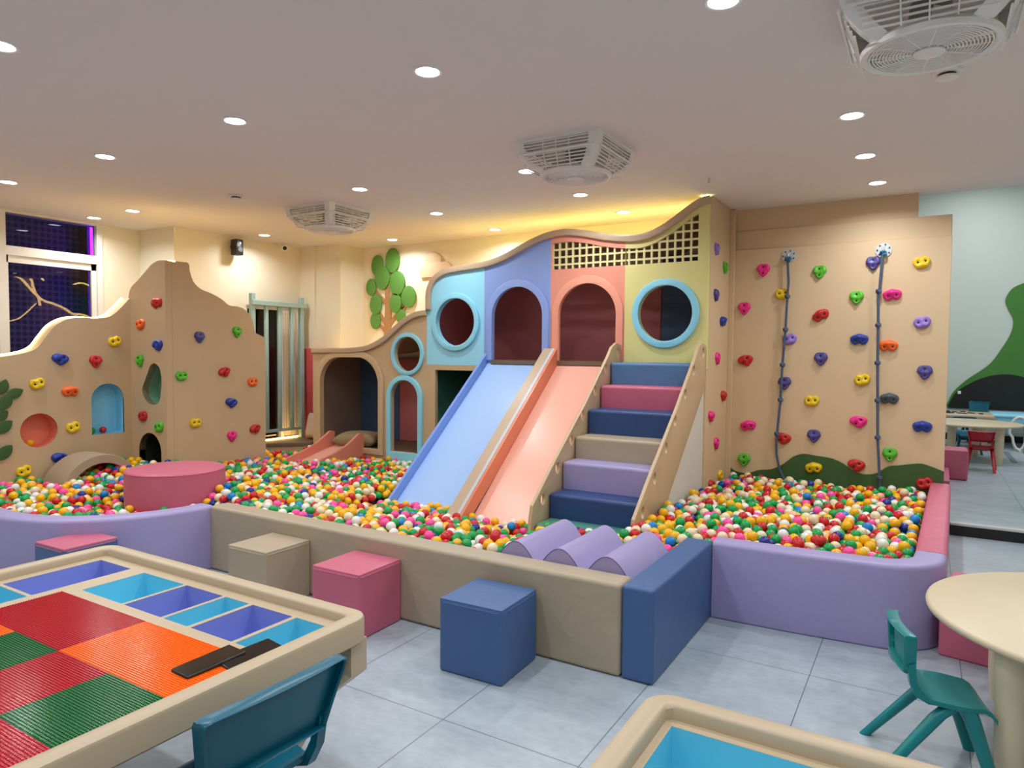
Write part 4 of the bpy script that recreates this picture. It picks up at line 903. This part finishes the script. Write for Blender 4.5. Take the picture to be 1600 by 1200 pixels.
# studded plates, 32 x 32
def studs():
    n, s, p = 32, 0.2645, 0.2645 / 32; V = []; F = []
    def add(vs, fs): o_ = len(V); V.extend(vs); F.extend([tuple(i + o_ for i in f) for f in fs])
    add([(x, y, z) for z in (0, 0.003) for y in (-s / 2, s / 2) for x in (-s / 2, s / 2)], [(0, 2, 3, 1), (4, 5, 7, 6), (0, 1, 5, 4), (2, 6, 7, 3), (0, 4, 6, 2), (1, 3, 7, 5)])
    r = p * 0.32; k = 8
    for i in range(n):
        for j in range(n):
            cx, cy = (i + .5) * p - s / 2, (j + .5) * p - s / 2
            add([(cx + r * math.cos(2 * PI * q / k), cy + r * math.sin(2 * PI * q / k), z) for z in (0.003, 0.0052) for q in range(k)], [(q, (q + 1) % k, k + (q + 1) % k, k + q) for q in range(k)] + [tuple(range(k, 2 * k))])
    me = bpy.data.meshes.new('stud_plate'); me.from_pydata(V, [], F); me.update(); me.materials.append(WHITE); return me
SM_ = studs()
PC = {'r': mat('red_block_plate', (190, 18, 40), 0.2), 'o': mat('orange_block_plate', (255, 112, 16), 0.2), 'g': mat('green_block_plate', (0, 104, 48), 0.2)}
PN = {'r': 'red studded plate', 'o': 'orange studded plate', 'g': 'green studded plate'}
cols = [-2.573, -2.307, -2.041, -1.775]; rows = [1.152, 0.886, 0.620, 0.354]
lay = ['rroo', 'ogrg', 'grrr', 'orgo']
for ry, line in zip(rows, lay):
    for cx, ch in zip(cols, line):
        o = bpy.data.objects.new('stud_plate', SM_); C.objects.link(o); o.parent = BT; o.location = Vector((cx, ry, ZP + 0.0005)) - LOC[BT.name]
        o.material_slots[0].link = 'OBJECT'; o.material_slots[0].material = PC[ch]; o['label'] = PN[ch]
T2 = thing('sand_table', 'tan table with a deep light blue tray at the bottom edge of the photo', 'table', (0.2, 0.9, 0))
A0, A1, B0, B1 = -0.585, 0.97, 0.12, 1.685
rim(T2, A0, A1, B0, B1, ZT); tablelegs(T2, A0, A1, B0, B1, ZT)
b2 = [(-0.503, 0.18, 1.20, 1.592, BINB), (0.20, 0.88, 1.20, 1.592, BINP), (-0.503, 0.18, 0.22, 1.18, BINP), (0.20, 0.88, 0.22, 1.18, BINB)]
obj('table_top', plate([rrect(A0 + 0.06, A1 - 0.06, B0 + 0.06, B1 - 0.06, 0.02)] + [[(a, c_), (b_, c_), (b_, d), (a, d)] for a, b_, c_, d, _ in b2], ZP - 0.016, ZP - 0.004, 'z'), TABLE, T2)
for a, b_, c_, d, m in b2: binbox(T2, a, b_, c_, d, ZP - 0.005, 0.16, m)

def phone(label, c, rz, tilt=(0, 0)):
    t = local(thing('mobile_phone', label, 'phone', c)); t.rotation_euler = (tilt[0], tilt[1], rz)
    cs = obj('case', G().rbox(-0.042, 0.042, -0.09, 0.09, 0.0, 0.011, 0.005, 3), mat('dark_phone_case', (40, 36, 36), 0.35), t)
    obj('screen', G().rbox(-0.038, 0.038, -0.086, 0.086, 0.0105, 0.0117, 0.0006, 1), mat('black_glass', (8, 8, 9), 0.12), cs)
phone('black mobile phone lying on the orange studded plate', (-1.722, 1.20, ZP + 0.0055), math.radians(-4), (math.radians(2.5), 0))
phone('black mobile phone by the last light blue bin, behind the other phone', (-1.672, 1.296, ZP + 0.002), math.radians(-6), (math.radians(1.0), math.radians(3)))

def round_table(name, label, cx, cy, z0, zt, r, legs, th=0.028):
    t = thing(name, label, 'table', (cx, cy, z0))
    n = 64; g = G(); pr = [(r - 0.012, zt - th), (r - 0.003, zt - th + 0.004), (r, zt - th * .5), (r - 0.003, zt - 0.004), (r - 0.012, zt), (0.02, zt)]
    g.lathe([(0.02, zt - th)] + pr, n, (cx, cy, 0)); obj('table_top', g, TABTOP, t, smooth=50)
    for lx, ly in legs:
        obj('leg', G().tube([(lx, ly, z0), (lx, ly, z0 + 0.25 * (zt - z0)), (lx, ly, zt - th)], [0.036, 0.046, 0.052], 20), TABTOP, t)
    return t
round_table('round_table', 'round pale birch table at the right edge of the photo', 0.65, 3.24, 0, 0.505, 0.63, [(0.280, 2.862), (0.99, 2.90), (0.99, 3.58), (0.31, 3.58)])

def chair(name, label, c, rz, m, w=0.30, zs=0.285, zt=0.53, dep=0.29, spread=1.0, group=None, cv=0.028, rear=0.75, lr=1.3, lean=0.045):
    """moulded plastic children's chair; faces +x of its own space"""
    t = local(thing(name, label, 'chair', c, group, rz))
    # seat: thin shell, waisted, front edge rolled down
    g = G(); rings = []
    for k in range(13):
        u = k / 12; x = -dep * 0.46 + dep * u; hw = w * (0.40 + 0.08 * math.sin(PI * min(1, u * 1.1))) ; z = zs + 0.006 * math.cos(u * PI) - 0.035 * max(0, u - 0.82) / 0.18 * max(0, u - 0.82) / 0.18 + 0.03 * max(0, 0.12 - u) / 0.12
        row = []
        for j in range(11):
            v = j / 10 * 2 - 1; row.append((x, v * hw, z + 0.006 * v * v))
        rings.append(row + [(p[0], p[1] * 1.0, p[2] - 0.016) for p in row[::-1]])
    g.ring(rings); obj('seat', g, m, t, smooth=50)
    # backrest: slightly curved panel with a thick lip round its edge, wider at the top
    zb_, g = zs + 0.095 * (zt - zs) / 0.245, G()
    def bp(u, v):                                                     # u up, v across
        x = -dep * 0.53 - lean * u - cv * (1 - v * v); hw = w * (0.40 + 0.09 * u); return Vector((x, v * hw, zb_ + (zt - zb_) * u))
    rings = []
    for k in range(13):
        u = k / 12; row = [tuple(bp(0.01 + u * 0.975, (j / 12 * 2 - 1) * 0.98)) for j in range(13)]; rings.append(row + [(p[0] - 0.010, p[1], p[2]) for p in row[::-1]])
    g.ring(rings); bk = obj('backrest', g, m, t, smooth=50)
    ed = [bp(u, -1) for u in np.linspace(0, 0.93, 9)] + [bp(0.985, -0.97), bp(1.0, -0.9)] + [bp(1, v) for v in np.linspace(-0.8, 0.8, 9)] + [bp(1.0, 0.9), bp(0.985, 0.97)] + [bp(u, 1) for u in np.linspace(0.93, 0, 9)] + [bp(0, v) for v in np.linspace(0.9, -0.9, 7)]
    g = G(); k = len(ed); rr = []
    cen = sum(ed, Vector()) / k
    for i in range(k):
        p = ed[i]; inw = (cen - p); inw.x = 0; inw.normalize(); q = inw * 0.010
        rr.append([(p.x + 0.006, p.y, p.z), (p.x + 0.006, p.y + q.y, p.z + q.z), (p.x - 0.030, p.y + q.y, p.z + q.z), (p.x - 0.034, p.y + q.y * .5, p.z + q.z * .5), (p.x - 0.030, p.y, p.z)])
    g.ring(rr, True); obj('back_rim', g, m, bk, smooth=50)
    # struts that join seat and back at both sides, then two splayed legs per side
    for s in (-1, 1):
        y = s * w * 0.375; g = G()
        pth = [(dep * 0.10, y, zs - 0.012), (-dep * 0.30, y, zs - 0.008), (-dep * 0.46, y, zs + 0.012), (-dep * 0.545, y * 1.03, zb_ * 0.5 + zs * 0.5 + 0.01), (-dep * 0.58, y * 1.05, zb_ + 0.03)]
        rings = [[(p[0] - 0.010, p[1] - 0.014, p[2]), (p[0] - 0.010, p[1] + 0.014, p[2]), (p[0] + 0.012, p[1] + 0.014, p[2] + 0.012), (p[0] + 0.012, p[1] - 0.014, p[2] + 0.012)] for p in pth]
        g.ring(rings); obj('side_strut', g, m, t, smooth=40)
        for fx, tx in ((-dep * rear * spread, -dep * 0.02), (dep * 0.52 * spread, dep * 0.16)):
            g = G(); P = [(tx, y * 0.98, zs - 0.010), (tx * 0.8 + fx * 0.2, y * 1.02, zs * 0.82), (fx, y * 1.32, 0.0)]
            rings = []
            for (x, yy, z), r in zip(P, (0.024 * lr, 0.021 * lr, 0.015 * lr)):
                rings.append([(x + r * math.cos(q), yy + r * 0.8 * math.sin(q), z) for q in [2 * PI * i / 12 for i in range(12)]])
            g.ring(rings); obj('leg', g, m, t, smooth=50)
    return t
chair('plastic_chair', 'teal plastic kids chair facing the round table', (0.088, 2.88, 0), math.radians(14), TEAL, 0.28, 0.275, 0.505, 0.24, rear=0.95, cv=0.018, lean=0.005)
chair('plastic_chair', 'dark teal plastic chair tucked under the building block table', (-1.55, 1.105, 0), math.radians(180 - 2), TEALB, 0.43, 0.36, 0.67, 0.34, cv=0.008)

# ------------------------------------------------------------------ the far hall
FZ = 0.1
mural = spline([(0.285, 0.64), (0.31, 0.72), (0.385, 0.895), (0.556, 1.091), (0.852, 1.348), (1.013, 1.608), (1.13, 1.863), (1.149, 2.067), (1.075, 2.25), (1.038, 2.38), (1.092, 2.526), (1.189, 2.614), (1.40, 2.68), (1.8, 2.70), (2.2, 2.55), (2.4, 2.2)], 5)
MU = thing('wall_mural', 'green painted hill mural with a black chalkboard cave on the far mint wall', 'mural', (1.3, 13.57, 0.6))
obj('hill', plate([mural + [(2.6, 0.64)]], 13.566, 13.579, 'y'), mat('mural_green', (74, 132, 56), 0.7, var=0.12, vscale=2), MU)
cave = spline([(0.31, 0.62), (0.33, 0.70), (0.429, 0.896), (0.645, 1.062), (0.858, 1.161), (1.068, 1.197), (1.235, 1.18), (1.45, 1.10), (1.7, 0.9), (1.85, 0.62)], 5)
obj('chalkboard', plate([cave], 13.558, 13.5655, 'y'), mat('chalkboard_black', (26, 26, 28), 0.6, var=0.3, vscale=5), MU)
o = obj('wall_socket', G().rbox(0.44, 0.49, 13.545, 13.557, 0.86, 0.91, 0.004, 1), WHITE); o['label'] = 'small white wall socket at the edge of the black mural cave'; o['category'] = 'wall socket'
round_table('round_table', 'round birch table in the far hall behind a red chair', 0.50, 11.0, FZ, 0.605, 0.60, [(0.81, 10.62), (0.30, 10.75), (0.60, 11.42)])
RT = thing('game_table', 'rectangular birch table with scattered pieces in the far hall', 'table', (0.2, 12.4, FZ))
obj('table_top', G().rbox(-0.22, 0.86, 12.05, 12.78, 0.55, 0.63, 0.03, 3), TABLE, RT)
for x in (-0.1, 0.74):
    for y in (12.17, 12.66): obj('leg', G().rbox(x - 0.04, x + 0.04, y - 0.04, y + 0.04, FZ, 0.55, 0.01, 2), TABLE, RT)
pm = mat('dark_puzzle_piece', (48, 44, 46), 0.5)
for i in range(12):
    x, y = 0.25 + R.random() * 0.55, 12.15 + R.random() * 0.5; a = R.random() * 3
    g = G().prism([(0.035 * q * math.cos(b_), 0.028 * q * math.sin(b_)) for b_, q in [(2 * PI * k / 8, 0.7 + 0.5 * (k % 2)) for k in range(8)]], 0, 0.012)
    o = obj('puzzle_piece', g, pm); o.location = (x, y, 0.630); o.rotation_euler = (0, 0, a); o['label'] = 'dark little puzzle piece on the rectangular table in the far hall'; o['category'] = 'puzzle piece'; o['group'] = 'puzzle pieces on the far table'
BTB = thing('long_table', 'light blue long table by the far mural wall', 'table', (1.5, 13.0, FZ))
obj('table_top', G().rbox(0.86, 2.4, 12.50, 13.45, 0.575, 0.61, 0.012, 2), LBLUE, BTB); obj('apron', G().box(0.90, 2.36, 12.52, 12.55, 0.50, 0.575), LBLUE, BTB)
for x in (1.35, 2.3):
    for y in (12.75, 13.35): obj('leg', G().cyl((x, y, FZ), (x, y, 0.575), 0.03), WHITE, BTB)
chair('plastic_chair', 'small red plastic chair at the far round table', (0.59, 10.05, FZ), math.radians(85), REDP, 0.29, 0.28, 0.49, 0.27)
chair('plastic_chair', 'teal plastic chair behind the far tables, before the black mural cave', (0.66, 13.12, FZ), math.radians(250), TEALB, 0.30, 0.34, 0.66, 0.30)
chair('plastic_chair', 'teal plastic chair half hidden beneath the far round table', (0.52, 11.75, FZ), math.radians(-80), TEALB, 0.30, 0.28, 0.50, 0.28)
t = thing('foam_stool', 'rose foam cube in the far hall beside the edge of the rope wall', 'foam stool', (0.24, 9.26, FZ))
obj('body', G().rbox(0.04, 0.42, 9.07, 9.45, FZ, 0.43, 0.03, 3), F_PNK, t, wn=True)
obj('top_cover', G().rbox(0.042, 0.418, 9.072, 9.448, 0.40, 0.434, 0.014, 2), F_PNK, t, wn=True)
t = thing('foam_mat', 'flat rose foam wedge by the foot of the far foam cube', 'foam block', (0.1, 8.75, FZ))
obj('body', G().prism([(8.50, FZ), (9.03, FZ), (9.03, 0.24), (8.50, 0.17)], -0.06, 0.235, 'x'), F_PNK, t)
# the white looped stand at the right edge of the far hall
t = thing('looped_stand', 'white looped metal stand on the floor of the far hall', 'stand', (1.28, 12.6, FZ))
obj('loop', G().tube([(1.18 + 0.12 * math.cos(a) * (1 if math.sin(a) > -0.2 else 0.7), 12.4, 0.36 + 0.24 * math.sin(a)) for a in [2 * PI * i / 24 for i in range(24)]], 0.018, 8, True), WHITE, t)
obj('foot', G().cyl((1.18, 12.25, 0.118), (1.18, 12.6, 0.118), 0.018, n=8), WHITE, t)
obj('base_pad', G().rbox(1.22, 1.40, 12.1, 12.3, FZ, 0.13, 0.01, 2), REDP, t)
o = obj('floor_strip', G().box(0.98, 1.04, 11.0, 12.2, FZ, 0.106), mat('grey_strip', (120, 128, 136), 0.5)); o['label'] = 'grey strip lying on the raised floor of the far hall'; o['category'] = 'floor strip'

# ------------------------------------------------------------------ balls
BCOL = [('green', (0, 158, 78), .24), ('yellow', (244, 184, 8), .255), ('white', (234, 236, 230), .12), ('cream', (238, 222, 186), .10), ('red', (200, 28, 34), .135), ('pink', (250, 80, 164), .075), ('navy', (20, 46, 140), .04), ('blue', (10, 130, 206), .025), ('peach', (250, 190, 150), .01)]
BM = [mat('ball_' + n, c, 0.28, spec=0.5) for n, c, _ in BCOL]
RB = 0.0325
def ico(sub):
    bm = bmesh.new(); bmesh.ops.create_icosphere(bm, subdivisions=sub, radius=RB); bm.verts.ensure_lookup_table()
    V = np.array([v.co[:] for v in bm.verts], dtype=np.float32); F = np.array([[v.index for v in f.verts] for f in bm.faces], dtype=np.int32); bm.free(); return V, F
def noise2(x, y): return math.sin(3.1 * x + 1.3 * math.sin(2.3 * y)) * math.cos(2.7 * y + 0.8 * math.sin(1.9 * x))
def surf(x, y):
    """height of the ball tops over the pit"""
    s = 0.375 + 0.02 * noise2(x * 1.4, y * 1.4)
    if x < -1.62:
        s -= 0.085 * min(1, max(0, (y - 3.6) / 2.0)) * (1 if x > -6.0 else 0.6)
        if x < -5.7 and y > 3.4 and y < 4.0: s += 0.05
        if -2.5 < x < -1.6 and y > 3.55: s -= 0.065
        if -3.92 < x < -2.3 and y > 3.5: s -= 0.13 * min(1, (y - 3.5) / 0.8)
        if x < -4.2 and y < 3.3: s -= 0.03 + 0.075 * max(0, 1 - max(0, math.hypot(x + 5.1, y - 3.2) - 0.45) / 0.35)
    else:
        s = 0.395 - 0.03 * min(1, max(0, (y - 4.6) / 2)) + 0.02 * noise2(x * 2, y * 2)
        if x < -1.2 and y < 4.6: s -= 0.02
    return s
def inside(x, y):
    m = RB + 0.004
    if x < -6.80 + 0.02 + m: return False
    if y < 2.90:                                                     # round lobe by the lavender border
        if x > -5.02 and math.hypot(x + 5.02, y - 2.895) > 0.77 - m: return False
        if x <= -5.02 and y < 2.125 + m: return False
    elif x > -4.115 and x < -1.15 and y < 3.03 + m: return False
    if x > -1.152 - m and y < 3.985 + m: 
        return False
    if x > -1.62 + m * 0 and y > 5.9:
        if y > 6.645 - m: return False
    if x > -0.29 and y < 4.19:
        if math.hypot(x + 0.20, y - 4.185) > 0.165 - m and not (x < -0.2 and y > 3.99 + m): return False
    if x > -0.03 + (y - 4.27) / 2.372 * 0.074 - m: return False
    if x <= -1.62 + m and x > -6.42 and y > 5.905 - m: return False
    if x < -6.19 + m and 3.894 - m < y < 5.04: return False
    if y > 5.30 and x < -6.35: return False
    if -1.66 - m < x < -1.575 + m and y > 5.9: return False
    if -1.94 - m < x < -1.16 + m and y < 3.625 + m: return False      # wave bolster
    if math.hypot(x + 5.23, y - 3.36) < 0.378 + m: return False       # round cushion
    if -6.705 - m < x < -6.335 + m:
        d = abs(y - 3.37)
        if 0.24 < d < 0.36 + m: return False
    if -2.43 - m < x < -1.625 + m and y > 4.25 - m: return False      # stairs
    if -3.9 - m < x < -2.43 and y > 4.66: return False                # under the slides
    if -6.07 - m < x < -5.56 + m and y > 5.12 - m: return False        # small slide
    return True
def floor_h(x, y):
    z = surf(x, y) - 0.125
    if -3.9 - RB < x < -2.42 and y > 4.2: z = max(z, zb(y) + 0.012)
    return z
cell = {}; balls = []
CS = 2 * RB
def near(x, y):
    i, j = int(math.floor(x / CS)), int(math.floor(y / CS)); out = []
    for a in (-1, 0, 1):
        for b_ in (-1, 0, 1):
            q = cell.get((i + a, j + b_))
            if q: out += q
    return out
def rest(x, y, nb):
    z = floor_h(x, y) + RB; D = 4 * RB * RB
    for bx, by, bz in nb:
        d = (bx - x) ** 2 + (by - y) ** 2
        if d < D:
            t_ = bz + math.sqrt(D - d)
            if t_ > z: z = t_
    return z
rb = random.Random(11)
boxes = [(-6.78, -3.0, 2.08, 5.92), (-3.0, -1.15, 3.0, 4.95), (-1.62, 0.08, 3.9, 6.65), (-1.66, -1.15, 3.6, 4.4)]
area = sum((b_ - a) * (d - c_) for a, b_, c_, d in boxes); tries = int(area / (0.062 ** 2) * 2.9)
for k in range(tries):
    q = rb.random() * area
    for a, b_, c_, d in boxes:
        q -= (b_ - a) * (d - c_)
        if q <= 0: break
    x, y = a + rb.random() * (b_ - a), c_ + rb.random() * (d - c_)
    if not inside(x, y): continue
    z = rest(x, y, near(x, y)); st = RB * 0.9; it = 0
    if z > surf(x, y) + 3 * RB: continue
    while st > RB * 0.12 and it < 14:
        best = None; it += 1
        for n_ in range(6):
            an = n_ * PI / 3 + st * 37; xx, yy = x + st * math.cos(an), y + st * math.sin(an)
            if not inside(xx, yy): continue
            zz = rest(xx, yy, near(xx, yy))
            if zz < z - 1e-5 and (best is None or zz < best[2]): best = (xx, yy, zz)
        if best: x, y, z = best
        else: st *= 0.5
    if z + RB > surf(x, y) + 0.012 + 0.02 * rb.random(): continue
    balls.append((x, y, z)); cell.setdefault((int(math.floor(x / CS)), int(math.floor(y / CS))), []).append((x, y, z))
cum = np.cumsum([p for _, _, p in BCOL]); cum = cum / cum[-1]
bcol = np.array([int(np.searchsorted(cum, rb.random())) for _ in balls])
right = np.array([b_[0] > -1.6 for b_ in balls])
for i in range(len(balls)):                                           # the right pit holds more cream and red balls
    if right[i] and rb.random() < 0.16: bcol[i] = 3 if rb.random() < 0.75 else 4
BP = np.array(balls, dtype=np.float32)
# a hidden shallow layer under the balls closes the pit
PB = G(); 
def heap(idx, sub):
    V, F = ico(sub); n, nv, nf = len(idx), len(V), len(F)
    co = (BP[idx][:, None, :] + V[None]).reshape(-1, 3); fa = (F[None] + (np.arange(n) * nv)[:, None, None]).reshape(-1)
    me = bpy.data.meshes.new('ball_heap'); me.vertices.add(n * nv); me.vertices.foreach_set('co', co.ravel())
    me.loops.add(n * nf * 3); me.loops.foreach_set('vertex_index', fa.astype(np.int32)); me.polygons.add(n * nf)
    me.polygons.foreach_set('loop_start', np.arange(n * nf, dtype=np.int32) * 3); me.polygons.foreach_set('loop_total', np.full(n * nf, 3, dtype=np.int32))
    for m in BM: me.materials.append(m)
    me.polygons.foreach_set('material_index', np.repeat(bcol[idx], nf).astype(np.int32)); me.polygons.foreach_set('use_smooth', np.ones(n * nf, dtype=bool)); me.update(calc_edges=True); me.validate()
    o = bpy.data.objects.new('ball_heap', me); C.objects.link(o); return o, nf
# which balls are the 300 that show largest: count the sight lines that end on each
allidx = np.arange(len(balls)); tmp, nf = heap(allidx, 2)
bpy.context.view_layer.update(); dg = bpy.context.evaluated_depsgraph_get()
hits = np.zeros(len(balls), dtype=int); org = Vector((0, 0, 1.47)); MT = _M.T
for py in range(690, 900, 3):
    for px in range(0, 1490, 3):
        d = MT @ np.array([(px - 800) / 1074.25, (py - 600) / 1074.25, 1.0]); ok, loc, nrm, fi, ob, _m = scene.ray_cast(dg, org, Vector(d).normalized())
        if ok and ob.name == tmp.name: hits[fi // nf] += 1
order = np.argsort(-hits, kind='stable'); solo = order[:300]; restidx = np.setdiff1d(allidx, solo)
me = tmp.data; bpy.data.objects.remove(tmp); bpy.data.meshes.remove(me)
hp, _n = heap(restidx, 3)
hp['label'] = 'heap of small plastic balls of all colours filling the pit'; hp['category'] = 'ball heap'; hp['kind'] = 'stuff'
bmesh_ = bpy.data.meshes.new('pit_ball'); V, F = ico(3); bmesh_.from_pydata(V.tolist(), [], F.tolist()); bmesh_.polygons.foreach_set('use_smooth', [True] * len(bmesh_.polygons)); bmesh_.materials.append(BM[0]); bmesh_.update()
def ball(p, ci, label, group=None):
    o = bpy.data.objects.new('pit_ball', bmesh_); C.objects.link(o); o.location = Vector([float(q) for q in p]); o.material_slots[0].link = 'OBJECT'; o.material_slots[0].material = BM[ci]
    o['label'] = label; o['category'] = 'ball'
    if group: o['group'] = group
    return o
def zone(x, y):
    if x > -1.6: return 'in the right pit below the rope wall'
    if x < -4.2 and y < 3.1: return 'by the curved lavender border'
    if y < 3.9: return 'along the beige border'
    return 'in the middle of the big pit'
for i in solo:
    x, y, z = BP[i]; n_ = BCOL[bcol[i]][0]; ball(BP[i], int(bcol[i]), '%s plastic ball on top of the heap %s' % (n_, zone(x, y)), '%s balls %s' % (n_, zone(x, y)))
ball((-6.87, 3.02, 0.606 + RB * 0.93), 1, 'orange yellow ball lying in the coral round niche'); ball((-6.85, 3.545, 0.664 + RB), 0, 'green ball lying in the blue arched niche'); ball((-6.86, 3.655, 0.664 + RB), 4, 'red ball lying in the blue arched niche')
# pit base under the balls, following their lowest layer
g = G(); st = 0.1; V = []; F = []; ids = {}
for i in range(-69, 2):
    for j in range(20, 67):
        x, y = i * st, j * st
        if all(inside(x + a, y + b_) for a in (0, st) for b_ in (0, st)):
            q = []
            for a, b_ in ((0, 0), (1, 0), (1, 1), (0, 1)):
                k = (i + a, j + b_)
                if k not in ids: ids[k] = len(V); V.append((k[0] * st, k[1] * st, surf(k[0] * st, k[1] * st) - 0.135))
                q.append(ids[k])
            F.append(tuple(q))
g.add(V, F); n0 = len(V); struct('floor_pit', g, DARK, smooth=0)
